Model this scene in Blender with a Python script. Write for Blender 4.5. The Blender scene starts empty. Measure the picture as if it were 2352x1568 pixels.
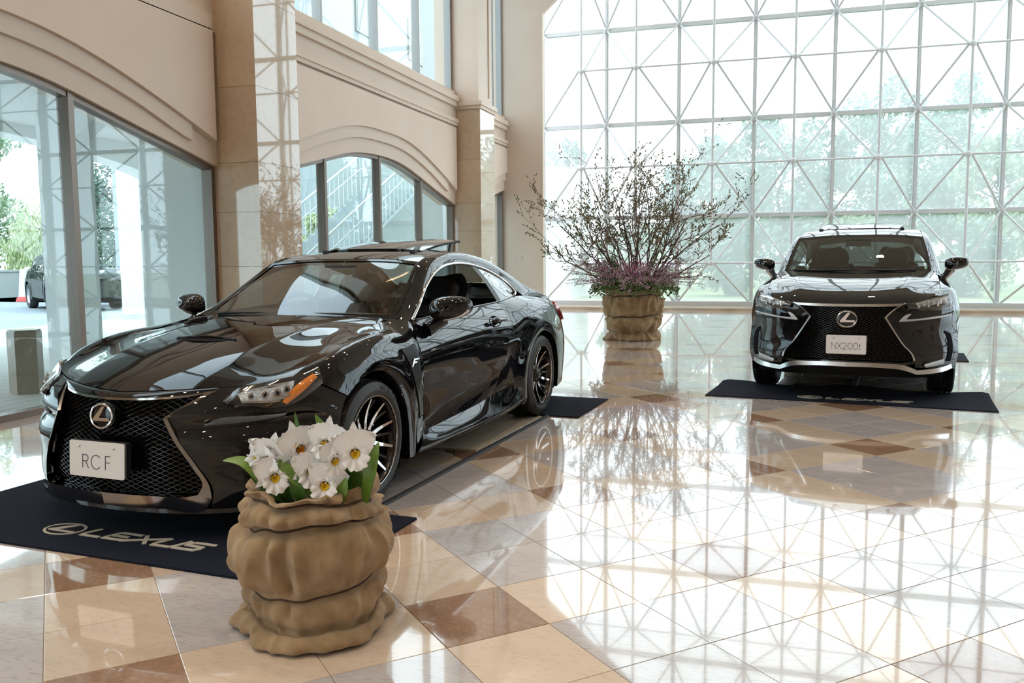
import bpy, bmesh, math, random
import numpy as np
from mathutils import Vector, Matrix, noise as mnoise

# ------------------------------------------------------------------ camera
SC = bpy.context.scene
COL = SC.collection
TILE = 0.4
YAW = math.radians(16.93)
PITCH, ROLL, CAMH, FPX = 0.09606, -0.00785, 3.261 * TILE, 1976.8
cam_d = bpy.data.cameras.new('camera')
cam_d.sensor_width = 36.0
cam_d.lens = 36.0 * FPX / 2352.0
cam_d.clip_start, cam_d.clip_end = 0.05, 800
cam = bpy.data.objects.new('camera', cam_d)
COL.objects.link(cam)
_r = Vector((math.cos(YAW), math.sin(YAW), 0))
_f0 = Vector((-math.sin(YAW), math.cos(YAW), 0))
_f = _f0 * math.cos(PITCH) + Vector((0, 0, -math.sin(PITCH)))
_u = _f0 * math.sin(PITCH) + Vector((0, 0, math.cos(PITCH)))
_r2 = _r * math.cos(ROLL) + _u * math.sin(ROLL)
_u2 = _u * math.cos(ROLL) - _r * math.sin(ROLL)
cam.matrix_world = Matrix(((_r2.x, _u2.x, -_f.x, 0), (_r2.y, _u2.y, -_f.y, 0), (_r2.z, _u2.z, -_f.z, CAMH), (0, 0, 0, 1)))
SC.camera = cam

# ------------------------------------------------------------------ world, light, exposure
SC.view_settings.view_transform = 'Standard'
SC.view_settings.look = 'None'
SC.view_settings.gamma = 1.0
SC.view_settings.use_curve_mapping = False
SC.view_settings.exposure = EXPOSURE = -0.12
world = bpy.data.worlds.new('sky')
SC.world = world
world.use_nodes = True
wn = world.node_tree.nodes
wl = world.node_tree.links
wn.clear()
_o = wn.new('ShaderNodeOutputWorld')
_bg = wn.new('ShaderNodeBackground')
_tc = wn.new('ShaderNodeTexCoord')
_nz = wn.new('ShaderNodeTexNoise'); _nz.inputs['Scale'].default_value = 1.6; _nz.inputs['Detail'].default_value = 4
_rp = wn.new('ShaderNodeValToRGB')
_rp.color_ramp.elements[0].position = 0.3; _rp.color_ramp.elements[0].color = (0.70, 0.85, 1.0, 1)
_rp.color_ramp.elements[1].position = 0.7; _rp.color_ramp.elements[1].color = (0.92, 0.97, 1.0, 1)
wl.new(_tc.outputs['Generated'], _nz.inputs['Vector'])
wl.new(_nz.outputs['Fac'], _rp.inputs['Fac'])
wl.new(_rp.outputs['Color'], _bg.inputs['Color'])
_bg.inputs['Strength'].default_value = 4.4
wl.new(_bg.outputs[0], _o.inputs[0])
sun_d = bpy.data.lights.new('sun', 'SUN')
sun_d.energy = 1.5; sun_d.angle = math.radians(8); sun_d.color = (1.0, 0.96, 0.9)
sun = bpy.data.objects.new('sun', sun_d); COL.objects.link(sun)
sun.rotation_euler = Vector((-0.55, -0.38, -0.75)).to_track_quat('-Z', 'Y').to_euler()
SC.cycles.max_bounces = 7
SC.cycles.diffuse_bounces = 3
SC.cycles.glossy_bounces = 4
SC.cycles.transmission_bounces = 4
SC.cycles.transparent_max_bounces = 14
SC.cycles.caustics_reflective = False
SC.cycles.caustics_refractive = False
SC.cycles.sample_clamp_indirect = 6.0
SC.cycles.adaptive_threshold = 0.06
SC.cycles.adaptive_min_samples = 12

# ------------------------------------------------------------------ helpers
def tag(o, label=None, cat=None, group=None, kind=None):
    if label: o['label'] = label
    if cat: o['category'] = cat
    if group: o['group'] = group
    if kind: o['kind'] = kind
    return o

def empty(name, loc=(0, 0, 0), rz=0.0, parent=None):
    o = bpy.data.objects.new(name, None)
    o.empty_display_size = 0.1
    o.location = loc; o.rotation_euler = (0, 0, rz)
    COL.objects.link(o)
    if parent: o.parent = parent
    return o

def obj(name, me, mat=None, parent=None, loc=None, rot=None):
    o = bpy.data.objects.new(name, me)
    COL.objects.link(o)
    if mat is not None:
        if len(me.materials) == 0: me.materials.append(mat)
    if parent: o.parent = parent
    if loc is not None: o.location = loc
    if rot is not None: o.rotation_euler = rot
    return o

def mesh(name, V, Fc, smooth=False, mats=None, fmi=None, sharp=None):
    me = bpy.data.meshes.new(name)
    me.from_pydata([tuple(map(float, v)) for v in V], [], [tuple(int(i) for i in f) for f in Fc])
    if mats:
        for m in mats: me.materials.append(m)
    if fmi is not None: me.polygons.foreach_set('material_index', list(fmi))
    if smooth:
        me.polygons.foreach_set('use_smooth', [True] * len(me.polygons))
        if sharp is not None:
            me.set_sharp_from_angle(angle=math.radians(sharp))
    me.update()
    return me

class MB:
    """collects primitive shapes into one mesh"""
    def __init__(s): s.V = []; s.F = []; s.M = []; s.cur = 0
    def add(s, V, Fc):
        b = len(s.V); s.V.extend(V)
        for f in Fc: s.F.append(tuple(b + i for i in f)); s.M.append(s.cur)
        return s
    def box(s, x0, x1, y0, y1, z0, z1):
        V = [(x, y, z) for z in (z0, z1) for y in (y0, y1) for x in (x0, x1)]
        return s.add(V, [(0, 2, 3, 1), (4, 5, 7, 6), (0, 1, 5, 4), (2, 6, 7, 3), (0, 4, 6, 2), (1, 3, 7, 5)])
    def tube(s, pts, r, n=8, caps=True, closed=False):
        pts = [Vector(p) for p in pts]; k = len(pts)
        rs = r if hasattr(r, '__len__') else [r] * k
        rings = []
        prev = None
        for i, p in enumerate(pts):
            if closed: d = pts[(i + 1) % k] - pts[i - 1]
            else: d = pts[min(i + 1, k - 1)] - pts[max(i - 1, 0)]
            if d.length < 1e-9: d = Vector((0, 0, 1))
            d.normalize()
            if prev is None:
                a = Vector((0, 0, 1)) if abs(d.z) < .9 else Vector((1, 0, 0))
                u = d.cross(a).normalized()
            else:
                u = (prev - d * prev.dot(d))
                if u.length < 1e-6: u = d.orthogonal()
                u.normalize()
            prev = u; w = d.cross(u)
            rings.append([p + (u * math.cos(2 * math.pi * j / n) + w * math.sin(2 * math.pi * j / n)) * rs[i] for j in range(n)])
        V = [tuple(q) for R in rings for q in R]; Fc = []
        m = k if closed else k - 1
        for i in range(m):
            a = i * n; b = ((i + 1) % k) * n
            for j in range(n):
                Fc.append((a + j, a + (j + 1) % n, b + (j + 1) % n, b + j))
        if caps and not closed:
            Fc.append(tuple(range(n))[::-1]); Fc.append(tuple((k - 1) * n + j for j in range(n)))
        return s.add(V, Fc)
    def prism(s, poly, axis, a0, a1):
        """extrude 2-D polygon along an axis; poly in the other two axes (cyclic order)"""
        n = len(poly)
        def P3(p, a):
            if axis == 'x': return (a, p[0], p[1])
            if axis == 'y': return (p[0], a, p[1])
            return (p[0], p[1], a)
        V = [P3(p, a0) for p in poly] + [P3(p, a1) for p in poly]
        Fc = [tuple(range(n))[::-1], tuple(range(n, 2 * n))] + [(i, (i + 1) % n, n + (i + 1) % n, n + i) for i in range(n)]
        return s.add(V, Fc)
    def lathe(s, prof, n=32, axis='z', c=(0, 0, 0)):
        """prof: list of (r, h)"""
        V = []; Fc = []
        for (r, h) in prof:
            for j in range(n):
                a = 2 * math.pi * j / n; p = (r * math.cos(a), r * math.sin(a), h)
                if axis == 'x': p = (p[2], p[0], p[1])
                elif axis == 'y': p = (p[1], p[2], p[0])
                V.append((p[0] + c[0], p[1] + c[1], p[2] + c[2]))
        for i in range(len(prof) - 1):
            for j in range(n):
                Fc.append((i * n + j, i * n + (j + 1) % n, (i + 1) * n + (j + 1) % n, (i + 1) * n + j))
        return s.add(V, Fc)
    def build(s, name, mat=None, parent=None, smooth=False, sharp=None, mats=None, loc=None, rot=None, fix=True):
        me = mesh(name, s.V, s.F, False, mats or ([mat] if mat else None), s.M if mats else None)
        if fix:
            bm = bmesh.new(); bm.from_mesh(me); bmesh.ops.recalc_face_normals(bm, faces=bm.faces); bm.to_mesh(me); bm.free()
        if smooth:
            me.polygons.foreach_set('use_smooth', [True] * len(me.polygons))
            if sharp is not None: me.set_sharp_from_angle(angle=math.radians(sharp))
        return obj(name, me, None, parent, loc, rot)

def copy_tree(o, parent=None, keep=True):
    c = o.copy(); COL.objects.link(c); c.parent = parent
    for ch in o.children: copy_tree(ch, c)
    return c

# ------------------------------------------------------------------ materials
_mats = {}
def nodes_of(name):
    m = bpy.data.materials.new(name); m.use_nodes = True
    return m, m.node_tree.nodes, m.node_tree.links, m.node_tree.nodes['Principled BSDF']

def pbr(name, col, rough=0.5, metal=0.0, spec=0.5, coat=0.0, coat_r=0.03, emit=None, es=0.0, bump=None, var=None, trans=0.0, ior=1.5, sub=0.0, alpha=1.0):
    """bump=(scale, strength); var=(scale, amount, colour2)"""
    if name in _mats: return _mats[name]
    m, N, L, b = nodes_of(name)
    b.inputs['Base Color'].default_value = (*col, 1); b.inputs['Roughness'].default_value = rough
    b.inputs['Metallic'].default_value = metal; b.inputs['Specular IOR Level'].default_value = spec
    b.inputs['Coat Weight'].default_value = coat; b.inputs['Coat Roughness'].default_value = coat_r
    b.inputs['Transmission Weight'].default_value = trans; b.inputs['IOR'].default_value = ior
    if sub: b.inputs['Subsurface Weight'].default_value = sub; b.inputs['Subsurface Radius'].default_value = (0.02, 0.015, 0.01)
    if emit: b.inputs['Emission Color'].default_value = (*emit, 1); b.inputs['Emission Strength'].default_value = es
    tc = N.new('ShaderNodeTexCoord')
    if bump:
        t = N.new('ShaderNodeTexNoise'); t.inputs['Scale'].default_value = bump[0]; t.inputs['Detail'].default_value = 4
        L.new(tc.outputs['Object'], t.inputs['Vector'])
        bp = N.new('ShaderNodeBump'); bp.inputs['Strength'].default_value = bump[1]; bp.inputs['Distance'].default_value = 0.01
        L.new(t.outputs['Fac'], bp.inputs['Height']); L.new(bp.outputs[0], b.inputs['Normal'])
    if var:
        t = N.new('ShaderNodeTexNoise'); t.inputs['Scale'].default_value = var[0]; t.inputs['Detail'].default_value = 5
        L.new(tc.outputs['Object'], t.inputs['Vector'])
        mx = N.new('ShaderNodeMix'); mx.data_type = 'RGBA'
        mx.inputs[6].default_value = (*col, 1); mx.inputs[7].default_value = (*var[2], 1)
        mp = N.new('ShaderNodeMapRange'); mp.inputs[1].default_value = 0.35; mp.inputs[2].default_value = 0.65; mp.inputs[3].default_value = 0; mp.inputs[4].default_value = var[1]
        L.new(t.outputs['Fac'], mp.inputs[0]); L.new(mp.outputs[0], mx.inputs[0]); L.new(mx.outputs[2], b.inputs['Base Color'])
    _mats[name] = m
    return m

def glass(name, tint=(0.9, 0.95, 0.94), ior=1.5, boost=1.0, haze=0.0):
    """thin pane: clear tinted pass-through mixed with a mirror by Fresnel"""
    if name in _mats: return _mats[name]
    m = bpy.data.materials.new(name); m.use_nodes = True
    N, L = m.node_tree.nodes, m.node_tree.links; N.clear()
    o = N.new('ShaderNodeOutputMaterial'); mx = N.new('ShaderNodeMixShader'); tr = N.new('ShaderNodeBsdfTransparent'); gl = N.new('ShaderNodeBsdfGlossy')
    tr.inputs[0].default_value = (*tint, 1); gl.inputs['Roughness'].default_value = 0.0; gl.inputs['Color'].default_value = (1, 1, 1, 1)
    fr = N.new('ShaderNodeFresnel'); fr.inputs['IOR'].default_value = ior
    # symmetric Fresnel: a thin pane reflects the same from both sides
    geo = N.new('ShaderNodeNewGeometry'); bf = N.new('ShaderNodeMix'); bf.data_type = 'FLOAT'
    bf.inputs[2].default_value = ior; bf.inputs[3].default_value = 1.0 / ior
    inv = N.new('ShaderNodeMix'); inv.data_type = 'FLOAT'; inv.inputs[2].default_value = ior; inv.inputs[3].default_value = ior
    L.new(inv.outputs[0], fr.inputs['IOR'])
    lw = N.new('ShaderNodeLayerWeight'); lw.inputs['Blend'].default_value = 0.5
    # Schlick from the facing value: R = R0 + (1-R0) * facing^5
    pw = N.new('ShaderNodeMath'); pw.operation = 'POWER'; pw.inputs[1].default_value = 4.4
    L.new(lw.outputs['Facing'], pw.inputs[0])
    r0 = 2 * ((ior - 1) / (ior + 1)) ** 2 * boost
    ma = N.new('ShaderNodeMath'); ma.operation = 'MULTIPLY_ADD'; ma.inputs[1].default_value = 1 - r0; ma.inputs[2].default_value = r0
    L.new(pw.outputs[0], ma.inputs[0]); ma.use_clamp = True
    L.new(ma.outputs[0], mx.inputs[0]); L.new(tr.outputs[0], mx.inputs[1]); L.new(gl.outputs[0], mx.inputs[2])
    last = mx.outputs[0]
    if haze:          # milky veil put into the glass, in place of outdoor haze and glare
        tl = N.new('ShaderNodeBsdfTranslucent'); tl.inputs[0].default_value = (0.91, 0.98, 1.0, 1)
        m2 = N.new('ShaderNodeMixShader'); m2.inputs[0].default_value = haze
        L.new(last, m2.inputs[1]); L.new(tl.outputs[0], m2.inputs[2]); last = m2.outputs[0]
    L.new(last, o.inputs[0])
    for n in (fr, bf, inv, geo): N.remove(n)
    _mats[name] = m
    return m

# ------------------------------------------------------------------ spline surfaces
def _herm(P, n, breaks=()):
    """interpolate control points along axis 0, n samples per span; breaks = indices with a crease"""
    P = np.asarray(P, float); m = P.shape[0]
    D = np.linalg.norm(P[1:] - P[:-1], axis=-1)
    h = D.reshape(m - 1, -1).mean(1) + 1e-9
    sl = (P[1:] - P[:-1]) / h.reshape((-1,) + (1,) * (P.ndim - 1))
    T0 = np.zeros((m,) + P.shape[1:]); T1 = np.zeros_like(T0)   # outgoing / incoming tangents
    for i in range(m):
        if 0 < i < m - 1 and i not in breaks:
            t = (sl[i] * h[i - 1] + sl[i - 1] * h[i]) / (h[i] + h[i - 1]); T0[i] = t; T1[i] = t
    for i in range(m):
        if i < m - 1 and (i == 0 or i in breaks):
            j = i + 1
            T0[i] = sl[i] if (j == m - 1 or j in breaks) else 1.5 * sl[i] - 0.5 * T1[j]
        if i > 0 and (i == m - 1 or i in breaks):
            j = i - 1
            T1[i] = sl[j] if (j == 0 or j in breaks) else 1.5 * sl[j] - 0.5 * T0[j]
    out = []
    for i in range(m - 1):
        ts = np.linspace(0, 1, n + 1)[:-1] if i < m - 2 else np.linspace(0, 1, n + 1)
        for t in ts:
            h00 = 2 * t**3 - 3 * t**2 + 1; h10 = t**3 - 2 * t**2 + t; h01 = -2 * t**3 + 3 * t**2; h11 = t**3 - t**2
            out.append(h00 * P[i] + h10 * h[i] * T0[i] + h01 * P[i + 1] + h11 * h[i] * T1[i + 1])
    return np.array(out)

def curve(P, n=8, breaks=()): return _herm(np.asarray(P, float), n, breaks)

def surf(G, nu=6, nv=6, bu=(), bv=()):
    G = np.asarray(G, float)
    A = _herm(G, nu, bu)
    B = _herm(np.swapaxes(A, 0, 1), nv, bv)
    return np.swapaxes(B, 0, 1)

def gnormals(D):
    du = np.gradient(D, axis=0); dv = np.gradient(D, axis=1)
    n = np.cross(du, dv); l = np.linalg.norm(n, axis=-1, keepdims=True)
    return n / np.maximum(l, 1e-12)

def mirror_full(D):
    """half grid whose row 0 lies on x=0 -> whole grid"""
    M = D[1:][::-1].copy(); M[..., 0] *= -1
    return np.concatenate([M, D], 0)

def mirx(D):
    M = np.array(D, float).copy(); M[..., 0] *= -1
    return M

def panel(name, D, mat, parent, gap=0.0018, flange=0.014, center=(0, 1.3, 0.45), thick=None, edges=(1, 1, 1, 1), sharp=None):
    """sheet-metal panel from a dense grid, with turned-in edges"""
    D = np.array(D, float).copy(); nr, nc = D.shape[:2]
    N = gnormals(D)
    mid = D.reshape(-1, 3).mean(0); s = np.sign((N.reshape(-1, 3) * (D.reshape(-1, 3) - np.array(center))).sum()) or 1
    N = N * s
    if gap:
        def pull(a, b):
            d = b - a; l = np.linalg.norm(d, axis=-1, keepdims=True); return a + d / np.maximum(l, 1e-9) * np.minimum(gap, l * .45)
        if edges[0]: D[0] = pull(D[0], D[1])
        if edges[1]: D[-1] = pull(D[-1], D[-2])
        if edges[2]: D[:, 0] = pull(D[:, 0], D[:, 1])
        if edges[3]: D[:, -1] = pull(D[:, -1], D[:, -2])
    V = [tuple(p) for p in D.reshape(-1, 3)]; Fc = []
    for i in range(nr - 1):
        for j in range(nc - 1):
            f = (i * nc + j, i * nc + j + 1, (i + 1) * nc + j + 1, (i + 1) * nc + j)
            Fc.append(f if s < 0 else f[::-1])
    sharpset = []
    if flange:
        loops = []
        if edges[0]: loops.append([(0, j) for j in range(nc)])
        if edges[1]: loops.append([(nr - 1, j) for j in range(nc)][::-1])
        if edges[2]: loops.append([(i, 0) for i in range(nr)][::-1])
        if edges[3]: loops.append([(i, nc - 1) for i in range(nr)])
        for lp in loops:
            b = len(V)
            for (i, j) in lp: V.append(tuple(D[i, j]))
            for (i, j) in lp: V.append(tuple(D[i, j] - N[i, j] * flange))
            n = len(lp)
            for k in range(n - 1):
                f = (b + k, b + k + 1, b + n + k + 1, b + n + k)
                Fc.append(f if s < 0 else f[::-1])
    me = mesh(name, V, Fc, True, [mat], None, sharp)
    return obj(name, me, None, parent)

def lerp_rows(A, B, n):
    A = np.asarray(A, float); B = np.asarray(B, float)
    return np.array([A + (B - A) * t for t in np.linspace(0, 1, n)])

def flat_letter(polys, z0, z1):
    mb = MB()
    for p in polys: mb.prism(p, 'z', z0, z1)
    return mb

def ribbon(pts, w, closed=False):
    """2-D polyline -> 2-D quads of width w"""
    P = [Vector(p) for p in pts]; k = len(P); L_ = []; R_ = []
    for i in range(k):
        a = P[i - 1] if (i > 0 or closed) else P[i]; b = P[(i + 1) % k] if (i < k - 1 or closed) else P[i]
        d1 = (P[i] - a); d2 = (b - P[i])
        d1 = d1.normalized() if d1.length > 1e-9 else d2.normalized(); d2 = d2.normalized() if d2.length > 1e-9 else d1
        t = (d1 + d2); t = t.normalized() if t.length > 1e-6 else d1
        n = Vector((-t.y, t.x)); c = max(.35, n.dot(Vector((-d1.y, d1.x))))
        L_.append(P[i] + n * (w / 2 / c)); R_.append(P[i] - n * (w / 2 / c))
    q = []
    for i in range(k if closed else k - 1):
        j = (i + 1) % k
        q.append([tuple(R_[i]), tuple(R_[j]), tuple(L_[j]), tuple(L_[i])])
    return q

def arc(cx, cy, rx, ry, a0, a1, n=16):
    return [(cx + rx * math.cos(math.radians(a0 + (a1 - a0) * i / n)), cy + ry * math.sin(math.radians(a0 + (a1 - a0) * i / n))) for i in range(n + 1)]
# ================================================================== materials of the place
def stone(name, c1, c2, c3, rough=0.06, vein=3.0, stretch=(1, 1, 1), spec=0.9, bump=0.0, coat=0.0):
    m, N, L, b = nodes_of(name)
    geo = N.new('ShaderNodeNewGeometry')
    mp = N.new('ShaderNodeMapping'); mp.inputs['Scale'].default_value = stretch; mp.inputs['Rotation'].default_value = (0, 0, math.radians(45))
    L.new(geo.outputs['Position'], mp.inputs[0])
    n1 = N.new('ShaderNodeTexNoise'); n1.inputs['Scale'].default_value = vein; n1.inputs['Detail'].default_value = 7; n1.inputs['Roughness'].default_value = 0.65; n1.inputs['Distortion'].default_value = 0.6
    n2 = N.new('ShaderNodeTexNoise'); n2.inputs['Scale'].default_value = vein * 9; n2.inputs['Detail'].default_value = 6
    L.new(mp.outputs[0], n1.inputs['Vector']); L.new(mp.outputs[0], n2.inputs['Vector'])
    r1 = N.new('ShaderNodeValToRGB'); e = r1.color_ramp.elements
    e[0].position = 0.32; e[0].color = (*c2, 1); e[1].position = 0.62; e[1].color = (*c1, 1)
    L.new(n1.outputs['Fac'], r1.inputs[0])
    r2 = N.new('ShaderNodeValToRGB'); e = r2.color_ramp.elements
    e[0].position = 0.52; e[0].color = (0, 0, 0, 1); e[1].position = 0.72; e[1].color = (1, 1, 1, 1)
    L.new(n2.outputs['Fac'], r2.inputs[0])
    mx = N.new('ShaderNodeMix'); mx.data_type = 'RGBA'; mx.inputs[7].default_value = (*c3, 1)
    sc = N.new('ShaderNodeMath'); sc.operation = 'MULTIPLY'; sc.inputs[1].default_value = 0.55
    L.new(r2.outputs[0], sc.inputs[0]); L.new(sc.outputs[0], mx.inputs[0]); L.new(r1.outputs[0], mx.inputs[6])
    # every slab of stone has its own tone
    oi = N.new('ShaderNodeObjectInfo'); hs = N.new('ShaderNodeHueSaturation')
    mr = N.new('ShaderNodeMapRange'); mr.inputs[3].default_value = 0.92; mr.inputs[4].default_value = 1.06
    L.new(oi.outputs['Random'], mr.inputs[0]); L.new(mr.outputs[0], hs.inputs['Value']); L.new(mx.outputs[2], hs.inputs['Color'])
    L.new(hs.outputs[0], b.inputs['Base Color'])
    b.inputs['Roughness'].default_value = rough; b.inputs['Specular IOR Level'].default_value = spec
    b.inputs['Coat Weight'].default_value = coat; b.inputs['Coat Roughness'].default_value = .015
    if bump:
        n3 = N.new('ShaderNodeTexNoise'); n3.inputs['Scale'].default_value = 5.0; n3.inputs['Detail'].default_value = 1
        L.new(geo.outputs['Position'], n3.inputs['Vector'])
        bp = N.new('ShaderNodeBump'); bp.inputs['Strength'].default_value = bump; bp.inputs['Distance'].default_value = 0.004
        L.new(n3.outputs['Fac'], bp.inputs['Height']); L.new(bp.outputs[0], b.inputs['Normal'])
    return m

M_cream = stone('stone_cream', (0.66, 0.53, 0.415), (0.60, 0.475, 0.365), (0.50, 0.375, 0.275), bump=0.05, stretch=(1, 3, 1), coat=.6)
M_grey = stone('stone_grey', (0.53, 0.49, 0.48), (0.46, 0.42, 0.42), (0.30, 0.26, 0.26), bump=0.05, vein=2.4, stretch=(1, 4, 1), coat=.6)
M_brown = stone('stone_brown', (0.34, 0.21, 0.145), (0.285, 0.17, 0.11), (0.50, 0.33, 0.20), bump=0.05, vein=5, coat=.6)
M_grout = pbr('grout', (0.36, 0.26, 0.20), 0.7)
M_wall = pbr('beige_plaster_panel', (0.72, 0.60, 0.50), 0.55, var=(1.2, 0.5, (0.67, 0.545, 0.445)), bump=(60, 0.03))
M_pier = stone('polished_limestone', (0.60, 0.47, 0.34), (0.54, 0.41, 0.29), (0.48, 0.36, 0.25), rough=0.03, vein=1.5, spec=1.0, coat=.5)
M_ceil = pbr('ceiling_plaster', (0.60, 0.50, 0.40), 0.7)
M_steel = pbr('white_painted_steel', (0.56, 0.565, 0.56), 0.35)
M_alu = pbr('bronze_anodised_frame', (0.21, 0.17, 0.145), 0.38, metal=0.5)
M_alu2 = pbr('grey_aluminium', (0.30, 0.30, 0.29), 0.4, metal=0.4)
M_pane = glass('window_glass', (0.90, 0.965, 0.97), haze=.34)
M_paneL = glass('side_window_glass', (0.86, 0.94, 0.935), boost=.6)
M_curb = stone('curb_stone', (0.48, 0.36, 0.25), (0.43, 0.32, 0.22), (0.38, 0.28, 0.19), rough=0.15)
M_lamp = pbr('lamp_glow', (1, 0.7, 0.35), 0.4, emit=(1.0, 0.52, 0.17), es=14)
M_lamptrim = pbr('lamp_trim', (0.7, 0.66, 0.6), 0.3, metal=0.8)

# ================================================================== floor of polished tiles
FX0, FX1, FY0, FY1 = -6.05, 14.4, -12.0, 21.5
floor = MB().box(FX0, FX1, FY0, 22.8, -0.2, -0.0035).build('floor', M_grout)
tag(floor, 'polished stone floor of cream, grey and brown square tiles', kind='structure')
_c, _s = math.cos(YAW), math.sin(YAW)
_ox, _oy = 1.66804 * TILE, 7.03105 * TILE
GO = (_c * _ox - _s * _oy, _s * _ox + _c * _oy)
R2 = math.sqrt(.5)
def tile_xy(i, j): return (GO[0] + TILE * R2 * (i - j), GO[1] + TILE * R2 * (i + j))
h_ = TILE / 2 - 0.0013; b_ = h_ - 0.0012
tv = [(sx * h_, sy * h_, -0.004) for sx, sy in ((-1, -1), (1, -1), (1, 1), (-1, 1))] + [(sx * h_, sy * h_, -0.001) for sx, sy in ((-1, -1), (1, -1), (1, 1), (-1, 1))] + [(sx * b_, sy * b_, 0.0) for sx, sy in ((-1, -1), (1, -1), (1, 1), (-1, 1))]
tf = [(8, 9, 10, 11)] + [(i, (i + 1) % 4, 4 + (i + 1) % 4, 4 + i) for i in range(4)] + [(4 + i, 4 + (i + 1) % 4, 8 + (i + 1) % 4, 8 + i) for i in range(4)]
TM = {}
for k, m in (('cream', M_cream), ('grey', M_grey), ('brown', M_brown)):
    TM[k] = mesh('tile_' + k, tv, tf, False, [m])
def tile_kind(i, j):
    a, b = i % 3 == 1, j % 3 == 1
    return 'brown' if a and b else ('cream' if a or b else 'grey')
CAMR = np.array([[_r2.x, _r2.y, _r2.z], [_u2.x, _u2.y, _u2.z], [_f.x, _f.y, _f.z]])
def view_px(p):
    d = CAMR @ (np.array(p, float) - np.array([0, 0, CAMH]))
    if d[2] < 0.1: return None
    return (1176 + FPX * d[0] / d[2], 784 - FPX * d[1] / d[2], d[2])
def clip_poly(P, f):
    out = []
    for k in range(len(P)):
        a, b = P[k], P[(k + 1) % len(P)]; fa, fb = f(a), f(b)
        if fa >= 0: out.append(a)
        if fa * fb < 0: t = fa / (fa - fb); out.append((a[0] + (b[0] - a[0]) * t, a[1] + (b[1] - a[1]) * t))
    return out
cand, rest = [], MB()
for i in range(-50, 80):
    for j in range(-60, 90):
        cx, cy = tile_xy(i + .5, j + .5)
        r = TILE * R2
        if cx + r < FX0 or cx - r > FX1 or cy + r < FY0 or cy - r > FY1: continue
        v = view_px((cx, cy, 0)); score = 0
        inside = cx - r > FX0 + .02 and cx + r < FX1 and cy - r > FY0 and cy + r < FY1
        if v and -120 < v[0] < 2472 and v[1] < 1690 and inside: score = 1.0 / v[2]
        cand.append((score, i, j, cx, cy, inside))
cand.sort(key=lambda t: -t[0])
for n, (sc_, i, j, cx, cy, inside) in enumerate(cand):
    k = tile_kind(i, j)
    if n < 300 and sc_ > 0:
        o = bpy.data.objects.new('floor_tile', TM[k]); COL.objects.link(o)
        o.parent = floor; o.location = (cx, cy, 0); o.rotation_euler = (0, 0, math.radians(45))
    else:
        rest.cur = ('cream', 'grey', 'brown').index(k)
        P = [(cx + TILE * R2 * .994 * dx, cy + TILE * R2 * .994 * dy) for dx, dy in ((0, -1), (1, 0), (0, 1), (-1, 0))]
        if not inside:
            for f in (lambda p: p[0] - FX0, lambda p: FX1 - p[0], lambda p: p[1] - FY0, lambda p: FY1 - p[1]):
                P = clip_poly(P, f)
                if len(P) < 3: break
        if len(P) < 3: continue
        m_ = len(P)
        rest.add([(x, y, 0.0) for x, y in P] + [(x, y, -0.004) for x, y in P], [tuple(range(m_))] + [(a, m_ + a, m_ + (a + 1) % m_, (a + 1) % m_) for a in range(m_)])
o = rest.build('floor_tiles', None, floor, mats=[M_cream, M_grey, M_brown], fix=False)
o['kind'] = 'stuff'

# ================================================================== left wall with arched bays
XG, XS, XP = -6.05, -5.874, -5.43
wall_left = empty('wall_left', (0, 0, 0)); tag(wall_left, 'beige wall of arched bays and polished stone piers', kind='structure')
BAYS = [(-5.80, 0.83), (1.69, 8.35), (9.22, 15.86), (16.72, 19.06)]
_ad = [0, .5, 1.0, 1.6, 2.1, 2.7, 3.34]
_ai = [2.93, 2.915, 2.86, 2.735, 2.62, 2.49, 2.345]
_ao = [3.30, 3.295, 3.25, 3.13, 2.99, 2.80, 2.575]
_am = [3.14, 3.13, 3.08, 2.955, 2.82, 2.62, 2.46]
ARI, ARO, ARM = (curve(np.array([[d, z] for d, z in zip(_ad, t)]), 6) for t in (_ai, _ao, _am))
def arch_pts(c, A, y0, y1, n=40):
    return [(y, float(np.interp(min(abs(y - c), 3.34), A[:, 0], A[:, 1]))) for y in np.linspace(y0, y1, n)]
for bi, (y0, y1) in enumerate(BAYS):
    c = (y0 + y1) / 2 if bi < 3 else 16.72 + 3.32
    for A, x0, x1, nm, ins in ((ARI, XG - 0.25, XS - .08, 'arch_soffit', 0), (ARM, XG, XS - .04, 'arch_moulding', 0.46), (ARO, XG, XS, 'spandrel_panel', 0.0)):
        a0, a1 = y0 + ins, y1 - (ins if bi < 3 else 0)
        low = arch_pts(c, A, a0, a1)
        poly = low + [(a1, 3.80), (a0, 3.80)]
        if nm == 'spandrel_panel':
            low = arch_pts(c, A, y0 + .1, y1 - (.1 if bi < 3 else 0)); poly = low + [(y1 - (.1 if bi < 3 else 0), 3.80), (y0 + .1, 3.80)]
        MB().prism(poly, 'x', x0, x1).build(nm, M_wall, wall_left)
    if bi < 2:
        MB().box(XG - .25, XS - .05, y0, y1, 3.79, 4.50).build('upper_wall', M_wall, wall_left)
        MB().box(XG, XS, y0 + .1, y1 - .1, 3.79, 3.955).build('spandrel_panel', M_wall, wall_left)
        MB().box(XG - .25, XS - .02, y0, y1, 8.0, 8.6).build('top_band', M_wall, wall_left); continue
    mb = MB(); mb.box(XG - .25, XS - .05, y0, y1, 3.79, 4.50)
    mb.box(XG, XS + .0, y0, y1, 3.84, 3.90).box(XG, XS + .02, y0, y1, 3.90, 3.97)
    mb.box(XG, XS + .0, y0, y1, 4.20, 4.30).box(XG, XS + .035, y0, y1, 4.30, 4.40)
    mb.build('cornice', M_wall, wall_left)
    MB().box(XG - .25, XS - .02, y0, y1, 8.0, 8.6).build('top_band', M_wall, wall_left)
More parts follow.
